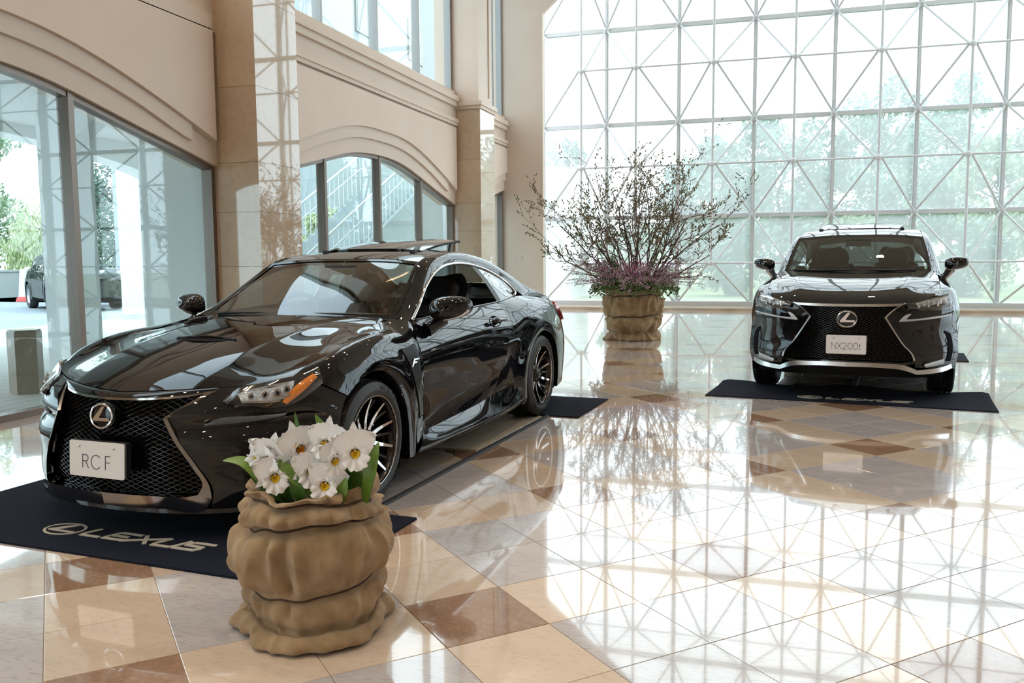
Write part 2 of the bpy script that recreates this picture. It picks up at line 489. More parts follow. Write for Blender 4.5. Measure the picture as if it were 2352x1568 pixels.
for (y0, y1) in ((0.83, 1.69), (8.35, 9.22), (15.86, 16.72)):
    zs = [0.0, 0.62, 1.24, 1.84, 2.382, 3.20, 4.16]
    for a, b in zip(zs[:-1], zs[1:]):
        MB().box(XG - .08, XP, y0, y1, a + .0015, b - .0015).build('stone_block', M_pier, wall_left)
    if y0 < 15:
        for a, b in ((4.16, 5.1), (5.1, 6.0), (6.0, 6.9), (6.9, 7.8), (7.8, 8.6)): MB().box(XG - .08, XP, y0, y1, a + .0015, b - .0015).build('stone_block', M_pier, wall_left)
        continue
    mb = MB(); mb.box(XG - .3, XP + .03, y0 - .03, y1 + .03, 4.16, 4.22).box(XG - .3, XP + .055, y0 - .055, y1 + .055, 4.22, 4.30)
    mb.build('pier_capital', M_wall, wall_left)
    mb = MB(); mb.box(XG - .3, XP - .06, y0 + .02, y1 - .02, 4.30, 8.6)
    for (p0, p1, q0, q1) in ((y0 + .02, y1 - .02, 4.3, 4.45), (y0 + .02, y0 + .17, 4.45, 8.6), (y1 - .17, y1 - .02, 4.45, 8.6)):
        mb.box(XP - .06, XP - .035, p0, p1, q0, q1)
    mb.build('upper_pier', M_wall, wall_left)
# end fin wall, with the gable edge that rises to the right
fin = MB(); fin.box(XG - .25, -5.04, 19.06, 19.20, 0, 12.6)
fin.prism([(-5.04, 6.72), (-5.04, 12.6), (1.65, 12.6)], 'y', 19.06, 19.20)
o = fin.build('wall_end', M_wall); tag(o, 'tall beige end wall beside the glass lattice', kind='structure')
swp = MB().box(-5.62, -5.55, 19.048, 19.06, 1.28, 1.39).box(-5.597, -5.573, 19.042, 19.048, 1.32, 1.35).build('switch_plate', pbr('switch_white', (0.72, 0.68, 0.58), 0.4))
tag(swp, 'small pale switch plate on the beige end wall', 'switch')

# ---- side windows (lower arched, upper rectangular)
def flat_obj(name, poly_yz, x, mat, parent, t=0.012):
    return MB().prism(poly_yz, 'x', x - t, x).build(name, mat, parent)
for bi, (y0, y1) in enumerate(BAYS):
    win = empty('window_%d' % (bi + 1)); tag(win, 'tall window bay with bronze mullions', kind='structure')
    c = (y0 + y1) / 2 if bi < 3 else 16.72 + 3.32
    ms = {0: [-4.1, -2.5, -.8], 1: [3.35, 4.85, 6.32], 2: [10.85, 12.60, 14.26], 3: [18.4]}[bi]
    top = lambda y: float(np.interp(min(abs(y - c), 3.34), ARI[:, 0], ARI[:, 1]))
    ed = [y0] + ms + [y1]
    for a, b in zip(ed[:-1], ed[1:]):
        ys = np.linspace(a + .02, b - .02, 10)
        MB().prism([(a + .02, 0.06)] + [(b - .02, 0.06)] + [(y, top(y) - .01) for y in ys[::-1]], 'x', XG - .004, XG + .004).build('pane', M_paneL, win)
        MB().add([(XG, a + .02, 4.54), (XG, b - .02, 4.54), (XG, b - .02, 8.0), (XG, a + .02, 8.0)], [(0, 1, 2, 3)]).build('pane', M_paneL, win)
    for k, y in enumerate(ed):
        w = .032
        yy = y + (.03 if k == 0 else (-.03 if k == len(ed) - 1 else 0))
        MB().box(XG - .07, XG + .06, yy - w, yy + w, 0.0, top(yy)).build('mullion', M_alu, win)
        MB().box(XG - .07, XG + .06, yy - w, yy + w, 4.48, 8.0).build('mullion', M_alu2, win)
    yy = np.linspace(y0, y1, 24)
    fr = MB().prism([(y, top(y) - .055) for y in yy] + [(y, top(y) + .01) for y in yy[::-1]], 'x', XG - .06, XG + .05)
    fr.build('arched_head', M_alu, win)
    MB().box(XG - .07, XG + .05, y0, y1, 0.0, 0.06).build('bottom_rail', M_alu, win)
    MB().box(XG - .07, XG + .05, y0, y1, 4.48, 4.54).build('bottom_rail', M_alu2, win)

# ================================================================== glass lattice wall
YO, YI = 22.88, 21.78
W0, WX = -4.305, 1.873
ZB = [0.106, 2.358, 4.776, 7.202, 9.62, 12.04]
ZN = [1.154, 3.565, 5.979, 8.41, 10.83]
NB = 11
xo = [-6.03] + [W0 + WX * k for k in range(NB)]
xi = [-4.756] + [W0 + WX * (k + .5) for k in range(NB - 1)]
lat = empty('window_5'); tag(lat, 'full-height glass wall carried by a white triangulated steel lattice', kind='structure')
def unit_tube(name, n, mat):
    mb = MB(); mb.tube([(0, 0, 0), (0, 0, 1)], 1.0, n)
    me = mesh(name, mb.V, mb.F, True, [mat]); me.set_sharp_from_angle(angle=math.radians(60)); return me
UT = unit_tube('lattice_tube', 10, M_steel)
def strut(name, a, b, r, parent, me=None):
    a, b = Vector(a), Vector(b); d = b - a
    o = bpy.data.objects.new(name, me or UT); COL.objects.link(o); o.parent = parent
    q = d.to_track_quat('Z', 'Y')
    o.matrix_local = Matrix.Translation(a) @ q.to_matrix().to_4x4() @ Matrix.Diagonal((r, r, d.length, 1))
    return o
_mb = MB(); _mb.lathe([(0.001, -.075), (.05, -.06), (.075, -.02), (.075, .02), (.05, .06), (.001, .075)], 12)
NODE = mesh('lattice_node', _mb.V, _mb.F, True, [M_steel])
def node(p, parent, s=1.0):
    o = bpy.data.objects.new('lattice_node', NODE); COL.objects.link(o); o.parent = parent; o.location = p; o.scale = (s, s, s); return o
for x in xo:
    mb = MB(); mb.box(x - .045, x + .045, YO - .04, YO + .10, 0.05, 12.04); mb.box(x - .02, x + .02, YO - .1, YO - .04, 0.05, 12.04)
    mb.build('mullion', M_steel, lat)
for z in ZB:
    mb = MB(); mb.box(xo[0], xo[-1], YO - .06, YO + .08, z - .055, z + .045); mb.build('beam', M_steel, lat)
for a, b in zip(xo[:-1], xo[1:]):
    for c, d in zip(ZB[:-1], ZB[1:]):
        MB().add([(a + .03, YO + .02, c + .03), (b - .03, YO + .02, c + .03), (b - .03, YO + .02, d - .04), (a + .03, YO + .02, d - .04)], [(0, 1, 2, 3)]).build('pane', M_pane, lat)
for x in xi: strut('inner_post', (x, YI, ZN[0]), (x, YI, 12.2), .032, lat)
for z in ZN:
    for a, b in zip(xi[:-1], xi[1:]): strut('inner_rail', (a + .06, YI, z), (b - .06, YI, z), .024, lat)
for ii, x in enumerate(xi):
    for jj, z in enumerate(ZN):
        node((x, YI, z), lat)
        for ex in (xo[ii], xo[ii + 1]):
            for ez in (ZB[jj], ZB[jj + 1]):
                strut('brace', (x + .07 * (1 if ex > x else -1), YI, z), (ex, YO - .08, ez), .027, lat)
for x in xo:
    for z in ZB: node((x, YO - .09, z), lat, 1.1)
MB().box(FX0 - .2, FX1, 21.5, 22.95, -.1, 0.06).build('curb', M_curb, lat)
MB().box(FX0 - .1, FX1, 22.62, 22.95, 0.055, 0.17).build('sill', M_steel, lat)

# glazed roof over the lattice end and glass on the right
roof = empty('window_6'); tag(roof, 'glazed roof over the lattice end of the hall', kind='structure')
rz = lambda y: 12.04 + (22.88 - y) * 0.10
for k in range(5):
    a, b = 22.88 - 1.15 * k, 22.88 - 1.15 * (k + 1)
    strut('roof_beam', (-6.1, b, rz(b)), (FX1, b, rz(b)), .05, roof)
    for x0, x1 in zip(xo[:-1], xo[1:]):
        MB().add([(x0, a, rz(a)), (x1, a, rz(a)), (x1, b, rz(b)), (x0, b, rz(b))], [(0, 1, 2, 3)]).build('pane', M_pane, roof)
for x in xo: strut('rafter', (x, 22.88, rz(22.88)), (x, 17.13, rz(17.13)), .07, roof)
for k in range(len(xo) - 1):
    strut('roof_brace', (xo[k], 22.88, rz(22.88) - .1), (xo[k + 1], 17.13, rz(17.13) - .1), .035, roof)
side = empty('window_7'); tag(side, 'glass wall on the right side of the hall', kind='structure')
XR = 14.4
for k in range(8):
    y0, y1 = 22.88 - 1.6 * k, 22.88 - 1.6 * (k + 1)
    MB().add([(XR, y1 + .03, .1), (XR, y0 - .03, .1), (XR, y0 - .03, 8.6), (XR, y1 + .03, 8.6)], [(0, 1, 2, 3)]).build('pane', M_pane, side)
    MB().box(XR - .06, XR + .06, y1 - .045, y1 + .045, 0, 8.6).build('mullion', M_steel, side)
    for q, z in enumerate((0.1, 2.36, 4.78, 7.2)):
        strut('brace', (XR - .1, y0, z), (XR - .1, y1, z + 2.4), .03, side); strut('brace', (XR - .1, y1, z), (XR - .1, y0, z + 2.4), .03, side)
for z in (0.05, 2.36, 4.78, 7.2, 8.55): MB().box(XR - .06, XR + .06, 10.08, 22.88, z - .05, z + .05).build('beam', M_steel, side)
o = MB().box(XR - .1, XR + .3, FY0, 10.08, -.1, 8.6).build('wall_right', M_wall); tag(o, 'plain beige wall on the right of the hall', kind='structure')
o = MB().box(FX0 - .4, XR + .3, FY0 - .3, FY0, -.1, 8.6).build('wall_back', M_wall); tag(o, 'plain beige wall at the back of the hall', kind='structure')
# ceiling with downlights
ceil = MB().box(FX0 - .4, XR + .3, FY0 - .3, 17.1, 8.6, 8.9).box(FX0 - .4, XR + .3, 16.9, 17.15, 8.3, 13.2).build('ceiling', M_ceil)
tag(ceil, 'beige ceiling with rows of warm downlights', kind='structure')
lampmb = MB(); lampmb.lathe([(0.0005, 0.0), (.075, 0.0)], 16); LAMP_ME = mesh('lamp_lens', lampmb.V, lampmb.F, False, [M_lamp])
trimmb = MB(); trimmb.lathe([(.075, 0.002), (.08, -.012), (.105, -.012), (.112, 0.0)], 20); TRIM_ME = mesh('lamp_trim', trimmb.V, trimmb.F, True, [M_lamptrim])
for lx in (-5.0, -2.0, 1.6, 5.6, 10.0):
    for ly in (-6.5, -2.5, 1.5, 5.5, 9.5, 13.5):
        d = empty('downlight', (lx, ly, 8.598)); tag(d, 'round warm downlight recessed in the ceiling', 'downlight', 'downlights in the ceiling')
        obj('lens', LAMP_ME, None, d, (0, 0, -.004)); obj('trim_ring', TRIM_ME, None, d)
        ld = bpy.data.lights.new('downlight_beam', 'SPOT'); ld.energy = 520 if (lx < -4 and ly < 9) else 250; ld.color = (1.0, 0.72, 0.46) if lx < -4 else (1.0, 0.88, 0.74); ld.spot_size = math.radians(110); ld.spot_blend = 0.9; ld.shadow_soft_size = 0.12
        lo = bpy.data.objects.new('lamp', ld); COL.objects.link(lo); lo.parent = d; lo.location = (0, 0, -.03)
# ================================================================== black coupe: control surfaces (x left, y back from the front axle, z up)
A_ = np.array
RCF = {}
# hood: rows centre -> edge, columns leading edge -> cowl
RCF['hood'] = A_([
 [(0, -.835, .690), (0, -.750, .738), (0, -.560, .806), (0, -.260, .876), (0, .05, .922), (0, .34, .950), (0, .57, .966)],
 [(.20, -.803, .698), (.20, -.715, .744), (.20, -.540, .808), (.20, -.250, .878), (.20, .05, .923), (.20, .34, .950), (.21, .575, .965)],
 [(.36, -.748, .706), (.365, -.66, .748), (.38, -.50, .803), (.395, -.24, .868), (.41, .05, .914), (.42, .34, .944), (.44, .59, .961)],
 [(.50, -.672, .710), (.51, -.60, .740), (.53, -.46, .782), (.55, -.22, .842), (.56, .05, .888), (.57, .34, .928), (.575, .60, .957)],
 [(.63, -.592, .722), (.645, -.53, .742), (.66, -.41, .776), (.67, -.20, .832), (.67, .03, .877), (.66, .30, .914), (.64, .56, .953)],
 [(.745, -.510, .743), (.750, -.45, .763), (.750, -.36, .795), (.745, -.17, .842), (.738, .02, .876), (.722, .25, .899), (.703, .46, .943)]])
RCF['fender'] = A_([
 [(.912, -.275, .628), (.916, -.17, .688), (.918, -.03, .723), (.918, .12, .702), (.916, .255, .610), (.914, .325, .510), (.913, .357, .410), (.910, .374, .310), (.907, .381, .225), (.905, .385, .165)],
 [(.900, -.305, .645), (.914, -.185, .712), (.918, -.03, .750), (.920, .135, .730), (.920, .285, .635), (.919, .360, .525), (.917, .395, .415), (.914, .412, .312), (.910, .418, .225), (.908, .420, .165)],
 [(.868, -.375, .685), (.890, -.22, .765), (.898, -.04, .812), (.903, .16, .805), (.908, .34, .74), (.909, .435, .68), (.912, .468, .56), (.908, .485, .435), (.899, .492, .32), (.893, .50, .215)],
 [(.810, -.45, .728), (.838, -.29, .808), (.842, -.08, .864), (.845, .16, .892), (.858, .37, .872), (.872, .515, .845), (.908, .527, .690), (.902, .548, .535), (.888, .563, .370), (.886, .580, .255)],
 [(.745, -.51, .743), (.750, -.36, .795), (.742, -.10, .859), (.729, .14, .888), (.703, .46, .943), (.800, .602, .937), (.903, .572, .720), (.892, .600, .560), (.876, .620, .380), (.880, .645, .280)]])
RCF['door'] = A_([
 [(.800, .605, .938), (.812, .98, .955), (.812, 1.50, .973), (.800, 2.03, .985)],
 [(.862, .565, .850), (.868, .98, .862), (.869, 1.50, .872), (.865, 2.04, .875)],
 [(.903, .572, .720), (.904, 1.00, .735), (.905, 1.50, .742), (.907, 1.97, .740)],
 [(.892, .600, .560), (.892, 1.00, .580), (.896, 1.50, .600), (.905, 1.93, .620)],
 [(.876, .620, .380), (.872, 1.00, .410), (.875, 1.45, .430), (.885, 1.85, .480)],
 [(.880, .645, .280), (.879, 1.00, .288), (.879, 1.38, .305), (.880, 1.71, .325)]])
RCF['quarter'] = A_([
 [(.905, 2.36, .165), (.912, 2.335, .33), (.918, 2.37, .50), (.920, 2.415, .572), (.922, 2.47, .63), (.924, 2.54, .675), (.925, 2.62, .705), (.926, 2.78, .715), (.925, 2.94, .66), (.920, 3.06, .55), (.915, 3.115, .40), (.905, 3.12, .20)],
 [(.905, 2.32, .165), (.914, 2.29, .335), (.921, 2.325, .52), (.924, 2.375, .596), (.926, 2.44, .66), (.928, 2.52, .705), (.929, 2.60, .735), (.929, 2.79, .745), (.928, 2.97, .69), (.920, 3.10, .57), (.912, 3.16, .41), (.902, 3.16, .20)],
 [(.890, 2.15, .20), (.895, 2.12, .41), (.905, 2.18, .60), (.911, 2.24, .675), (.915, 2.33, .735), (.918, 2.43, .79), (.918, 2.54, .82), (.916, 2.79, .83), (.910, 3.05, .78), (.893, 3.25, .67), (.875, 3.40, .50), (.865, 3.38, .22)],
 [(.885, 1.95, .26), (.892, 1.97, .47), (.903, 2.05, .625), (.909, 2.10, .715), (.903, 2.19, .79), (.885, 2.28, .88), (.870, 2.42, .925), (.865, 2.78, .930), (.860, 3.12, .90), (.838, 3.40, .80), (.825, 3.57, .58), (.80, 3.54, .24)],
 [(.880, 1.71, .325), (.885, 1.85, .480), (.905, 1.93, .620), (.907, 1.97, .740), (.865, 2.04, .875), (.800, 2.03, .985), (.785, 2.32, 1.003), (.760, 2.72, 1.00), (.735, 3.12, .975), (.712, 3.48, .935), (.74, 3.66, .66), (.70, 3.64, .26)]])
RCF['bumper'] = A_([
 [(.480, -.690, .709), (.625, -.600, .719), (.745, -.512, .741), (.860, -.388, .686), (.912, -.277, .626)],
 [(.425, -.805, .655), (.560, -.738, .66), (.705, -.620, .672), (.840, -.445, .655), (.908, -.300, .60)],
 [(.338, -.885, .590), (.520, -.800, .590), (.705, -.660, .595), (.855, -.460, .590), (.912, -.340, .53)],
 [(.360, -.872, .545), (.535, -.772, .545), (.712, -.630, .550), (.856, -.436, .548), (.914, -.350, .50)],
 [(.388, -.880, .490), (.552, -.802, .490), (.725, -.655, .500), (.868, -.460, .490), (.916, -.362, .45)],
 [(.468, -.848, .360), (.600, -.770, .360), (.750, -.635, .360), (.872, -.460, .360), (.914, -.377, .34)],
 [(.517, -.818, .250), (.645, -.738, .240), (.775, -.600, .230), (.872, -.460, .230), (.906, -.387, .24)],
 [(.502, -.820, .165), (.630, -.730, .155), (.760, -.590, .155), (.850, -.460, .155), (.886, -.392, .165)]])
RCF['windshield'] = A_([
 [(0, .50, .940), (0, .75, 1.078), (0, 1.00, 1.203), (0, 1.238, 1.306)],
 [(.37, .53, .942), (.355, .765, 1.076), (.34, 1.00, 1.200), (.325, 1.226, 1.303)],
 [(.705, .60, .950), (.665, .81, 1.066), (.622, 1.00, 1.178), (.578, 1.172, 1.284)]])
RCF['roof'] = A_([
 [(0, 1.245, 1.310), (0, 1.50, 1.363), (0, 1.80, 1.386), (0, 2.10, 1.376), (0, 2.38, 1.333)],
 [(.325, 1.233, 1.307), (.305, 1.50, 1.358), (.29, 1.80, 1.380), (.285, 2.10, 1.368), (.29, 2.39, 1.323)],
 [(.578, 1.178, 1.287), (.552, 1.45, 1.337), (.528, 1.80, 1.357), (.512, 2.12, 1.345), (.520, 2.43, 1.300)]])
_inn = [(.708, .602, .952), (.668, .81, 1.068), (.625, 1.00, 1.180), (.580, 1.175, 1.287), (.554, 1.45, 1.338), (.530, 1.80, 1.358), (.514, 2.12, 1.346), (.522, 2.43, 1.300), (.562, 2.75, 1.190), (.612, 3.05, 1.075), (.650, 3.30, 1.005), (.690, 3.46, .955)]
_out = [(.800, .605, .938), (.748, .83, 1.022), (.698, 1.02, 1.128), (.656, 1.24, 1.217), (.620, 1.50, 1.266), (.604, 1.77, 1.277), (.608, 2.10, 1.247), (.640, 2.35, 1.187), (.700, 2.54, 1.090), (.762, 2.66, 1.005), (.752, 3.00, .985), (.720, 3.38, .948)]
_mid = []
for a, b, bul in zip(_inn, _out, (.004, .008, .010, .014, .018, .020, .020, .022, .028, .030, .02, .01)):
    m = [(p + q) / 2 for p, q in zip(a, b)]; _mid.append((m[0] + bul, m[1], m[2] + bul * .8))
RCF['rail'] = A_([_inn, _mid, _out])
RCF['rearglass'] = A_([
 [(0, 2.39, 1.331), (0, 2.70, 1.232), (0, 3.06, 1.098)],
 [(.29, 2.40, 1.321), (.31, 2.71, 1.222), (.33, 3.05, 1.094)],
 [(.522, 2.435, 1.297), (.562, 2.755, 1.187), (.608, 3.03, 1.080)]])
RCF['trunk'] = A_([
 [(0, 3.07, 1.094), (0, 3.25, 1.060), (0, 3.50, 1.030), (0, 3.63, 1.028), (0, 3.66, 1.00), (0, 3.70, .85), (0, 3.73, .68)],
 [(.33, 3.06, 1.090), (.34, 3.25, 1.055), (.36, 3.47, 1.022), (.36, 3.59, 1.02), (.36, 3.62, .99), (.37, 3.66, .85), (.37, 3.69, .68)],
 [(.612, 3.04, 1.078), (.655, 3.28, 1.005), (.690, 3.44, .960), (.705, 3.50, .945), (.71, 3.53, .91), (.72, 3.58, .82), (.73, 3.64, .68)]])
RCF['rearbumper'] = A_([
 [(0, 3.73, .68), (0, 3.79, .60), (0, 3.80, .42), (0, 3.74, .20)],
 [(.37, 3.69, .68), (.38, 3.755, .60), (.38, 3.77, .42), (.37, 3.72, .20)],
 [(.74, 3.66, .66), (.75, 3.68, .58), (.74, 3.68, .42), (.70, 3.64, .20)]])
RCF['doorglass'] = A_([
 [(.797, .66, .946), (.742, .86, 1.030), (.690, 1.05, 1.136), (.648, 1.26, 1.212), (.614, 1.50, 1.258), (.600, 1.77, 1.268), (.602, 1.96, 1.257)],
 [(.800, .67, .941), (.790, .86, .992), (.765, 1.05, 1.050), (.742, 1.26, 1.095), (.725, 1.50, 1.12), (.715, 1.77, 1.128), (.715, 1.97, 1.125)],
 [(.802, .68, .936), (.812, .86, .946), (.816, 1.05, .953), (.817, 1.26, .961), (.816, 1.50, .970), (.812, 1.77, .977), (.806, 1.98, .982)]])
RCF['qglass'] = A_([
 [(.603, 2.03, 1.250), (.612, 2.15, 1.232), (.640, 2.33, 1.182), (.690, 2.47, 1.105), (.725, 2.51, 1.055)],
 [(.715, 2.035, 1.12), (.715, 2.15, 1.110), (.718, 2.30, 1.085), (.735, 2.42, 1.045), (.745, 2.47, 1.025)],
 [(.803, 2.04, .988), (.800, 2.15, .994), (.793, 2.28, 1.000), (.783, 2.36, 1.008), (.775, 2.42, 1.012)]])
# ================================================================== shared car pieces
M_paint = pbr('black_car_paint', (0.006, 0.006, 0.007), 0.010, spec=0.55)
M_gloss = pbr('gloss_black_plastic', (0.008, 0.008, 0.009), 0.06, spec=0.5)
M_black = pbr('matt_black_plastic', (0.010, 0.010, 0.011), 0.45)
M_dark = pbr('dark_void', (0.004, 0.004, 0.004), 0.8, spec=0.1)
M_chrome = pbr('chrome', (0.80, 0.80, 0.80), 0.05, metal=1.0)
M_smoke = pbr('dark_chrome', (0.36, 0.33, 0.30), 0.10, metal=1.0)
M_silver = pbr('satin_silver', (0.62, 0.61, 0.60), 0.25, metal=1.0)
M_cglass = glass('car_glass', (0.78, 0.83, 0.81), boost=1.2)
M_mesh = pbr('black_chrome_mesh', (0.055, 0.053, 0.052), 0.16, metal=0.9)
M_facet = pbr('faceted_reflector', (0.55, 0.55, 0.56), 0.12, metal=1.0, bump=(140, .9))
M_cglass2 = glass('tinted_car_glass', (0.30, 0.34, 0.33), boost=.9)
M_lens = glass('lamp_cover', (0.93, 0.93, 0.93), boost=1.0)
M_rubber = pbr('tyre_rubber', (0.018, 0.018, 0.018), 0.55, bump=(90, .15))
M_gun = pbr('gunmetal_wheel', (0.060, 0.055, 0.053), 0.22, metal=0.85)
M_polish = pbr('polished_wheel_face', (0.62, 0.58, 0.56), 0.12, metal=1.0)
M_disc = pbr('brake_disc_steel', (0.22, 0.21, 0.20), 0.35, metal=1.0)
M_leather = pbr('black_leather', (0.012, 0.011, 0.011), 0.42)
M_orange = pbr('orange_leather', (0.62, 0.13, 0.035), 0.45)
M_amber = pbr('amber_lens', (0.95, 0.28, 0.02), 0.15, coat=0.5, emit=(1.0, .3, .02), es=0.0)
M_red = pbr('red_lens', (0.42, 0.02, 0.03), 0.10, coat=1.0)
M_plate = pbr('white_plate', (0.80, 0.78, 0.76), 0.35)
M_ink = pbr('dark_ink', (0.03, 0.03, 0.035), 0.5)
M_drl = pbr('clear_ribbed_lamp', (0.20, 0.20, 0.205), 0.20, metal=0.5, bump=(260, .8))

def offset(D, off, center=(0, 1.3, .45)):
    D = np.array(D, float); N = gnormals(D)
    s = np.sign((N.reshape(-1, 3) * (D.reshape(-1, 3) - np.array(center))).sum()) or 1
    return D + N * s * off

def band(name, O, I, mat, parent, n=6, depth=.02, mirror=True, breaks=()):
    """trim band between two edge curves, closed to a shallow solid; mirrored to the other side"""
    a = curve(O, n, breaks); b = curve(I, n, breaks)
    m = (a + b) / 2
    V = []; Fc = []
    def run(a, b, flip):
        base = len(V); k = len(a)
        for p, q in zip(a, b):
            V.extend([tuple(p), tuple(q), (q[0], q[1] + depth, q[2]), (p[0], p[1] + depth, p[2])])
        for i in range(k - 1):
            for e in range(4):
                f = (base + i * 4 + e, base + i * 4 + (e + 1) % 4, base + (i + 1) * 4 + (e + 1) % 4, base + (i + 1) * 4 + e)
                Fc.append(f)
        Fc.append((base, base + 1, base + 2, base + 3)); e = base + (k - 1) * 4; Fc.append((e + 3, e + 2, e + 1, e))
    run(a, b, 0)
    if mirror: run(mirx(a), mirx(b), 1)
    mb = MB(); mb.V, mb.F, mb.M = V, Fc, [0] * len(Fc)
    return mb.build(name, mat, parent, smooth=True, sharp=35)

def snap_to(D, off=.004, ref=(0, 1.3)):
    """place a point on the skin D by its (x, z)"""
    F = D.reshape(-1, 3); N = gnormals(D); N = N * (np.sign((N[..., 1]).sum()) * -1); N = N.reshape(-1, 3)
    def f(p):
        d2 = (F[:, 0] - p[0]) ** 2 + (F[:, 2] - p[-1]) ** 2; i = np.argsort(d2)[:5]; w = 1 / (d2[i] + 1e-5); w /= w.sum()
        q = (F[i] * w[:, None]).sum(0); n = (N[i] * w[:, None]).sum(0)
        return (p[0] + n[0] * off, q[1] + n[1] * off, p[-1] + n[2] * off)
    return f

def mesh_grille(name, half_w, yfun, z0, z1, pw, ph, mat, parent, r=.0022, d=.010):
    """diamond wire mesh: zig-zag rows clipped to a spindle outline"""
    mb = MB(); nrow = int(round((z1 - z0) / ph))
    for k in range(nrow + 1):
        zc = z0 + ph * k; ph_ = 1 if k % 2 else -1
        hw = half_w(zc)
        n = int(hw / (pw / 2)) + 1
        xs = [i * pw / 2 for i in range(-n, n + 1)]
        pts = []
        for i, x in enumerate(xs):
            idx = int(round(x / (pw / 2)))
            z = zc + (ph / 2) * (ph_ if idx % 2 == 0 else -ph_)
            z = min(max(z, z0), z1); x = max(-half_w(z), min(half_w(z), x))
            pts.append((x, yfun(x, z), z))
        V = []; Fc = []
        for p in pts:
            V += [(p[0], p[1], p[2] + r), (p[0], p[1], p[2] - r), (p[0], p[1] + d, p[2] - r * .8), (p[0], p[1] + d, p[2] + r * .8)]
        for i in range(len(pts) - 1):
            for e in range(4):
                Fc.append((i * 4 + e, i * 4 + (e + 1) % 4, (i + 1) * 4 + (e + 1) % 4, (i + 1) * 4 + e))
        mb.add(V, Fc)
    return mb.build(name, mat, parent)

def emblem_L(name, parent, c, s, mat=None, back=None, tilt=0.0):
    """oval ring with a slanted L; faces -y; s = half width"""
    e = empty(name, c, 0, parent); e.rotation_euler = (tilt, 0, 0)
    mb = MB()
    a, b = s, s * .86; n = 48
    ring = []
    for j in range(n):
        t = 2 * math.pi * j / n
        ring.append((a * math.cos(t), 0, b * math.sin(t)))
    mb.tube(ring, s * .085, 8, closed=True)
    L = [(-.66, -.36), (-.52, -.60), (.80, -.62), (.70, -.36), (-.16, -.36), (.36, .80), (.10, .84)]
    # the L: sloping stem and long foot
    L = [(-.70, -.42), (.86, -.42), (.80, -.16), (-.16, -.16), (.34, .80), (.06, .80), (-.72, -.24)]
    mb.prism([(p[0] * a, p[1] * b) for p in L], 'y', -.006 * s / .07, .006 * s / .07)
    mb.build('emblem_chrome', mat or M_chrome, e, smooth=True, sharp=40)
    MB().lathe([(.001, .004), (s * 1.0, .004), (s * 1.14, .006), (s * 1.16, .02)], 40, 'y').build('emblem_base', back or M_gloss, e, smooth=True, sharp=40).scale = (1, 1, .88)
    return e

def stroke_text(polys, w, mat, name, parent, y, t=.0012):
    """thin strokes (x,z polylines) as raised ink on a plate that faces -y"""
    mb = MB()
    for pl in polys:
        for q in ribbon(pl, w): mb.prism(q, 'y', y - t, y + .0005)
    return mb.build(name, mat, parent)

def G_R(x): return [[(x, 0), (x, 1), (x + .30, 1)] + arc(x + .30, .76, .24, .24, 90, -90, 14) + [(x, .52)], [(x + .28, .52), (x + .58, 0)]]
def G_C(x): return [arc(x + .50, .5, .48, .52, 42, 318, 28)]
def G_F(x): return [[(x, 0), (x, 1)], [(x, 1), (x + .50, 1)], [(x, .53), (x + .44, .53)]]
def G_N(x): return [[(x, 0), (x, 1), (x + .68, 0), (x + .68, 1)]]
def G_X(x): return [[(x, 0), (x + .64, 1)], [(x, 1), (x + .64, 0)]]
def G_2(x): return [arc(x + .30, .70, .29, .30, 170, -20, 16) + [(x + .02, 0), (x + .62, 0)]]
def G_0(x): return [arc(x + .34, .5, .33, .50, 0, 360, 32)]
def G_t(x): return [[(x + .14, .86), (x + .14, .10), (x + .20, .0), (x + .30, 0)], [(x, .62), (x + .28, .62)]]

def plate(parent, c, text, tilt=0.0, ht=.062, sw=.0035):
    """330 x 165 mm display plate facing -y"""
    e = empty('number_plate', c, 0, parent); e.rotation_euler = (tilt, 0, 0)
    w, h, r = .165, .0825, .010
    poly = []
    for cx, cz, a in ((w - r, h - r, 0), (-w + r, h - r, 90), (-w + r, -h + r, 180), (w - r, -h + r, 270)):
        poly += arc(cx, cz, r, r, a, a + 90, 4)
    MB().prism(poly, 'y', -.003, .003).build('plate_face', M_plate, e, smooth=True, sharp=30)
    MB().box(-.165, .172, .003, .03, -.075, .085).build('plate_holder', M_black, e)
    k = ht
    tw = max(p[0] for g in text for p in g) * k
    polys = [[(p[0] * k - tw / 2, p[1] * k - ht / 2 - .012) for p in g] for g in text]
    stroke_text(polys, sw, M_ink, 'plate_lettering', e, -.003)
    for sx in (-.105, .105):
        b = MB().lathe([(.0005, -.0045), (.005, -.0045), (.0065, -.002), (.0065, 0)], 12, 'y', (sx, -.003, .058)); b.build('plate_bolt', M_silver, e, smooth=True)
    return e

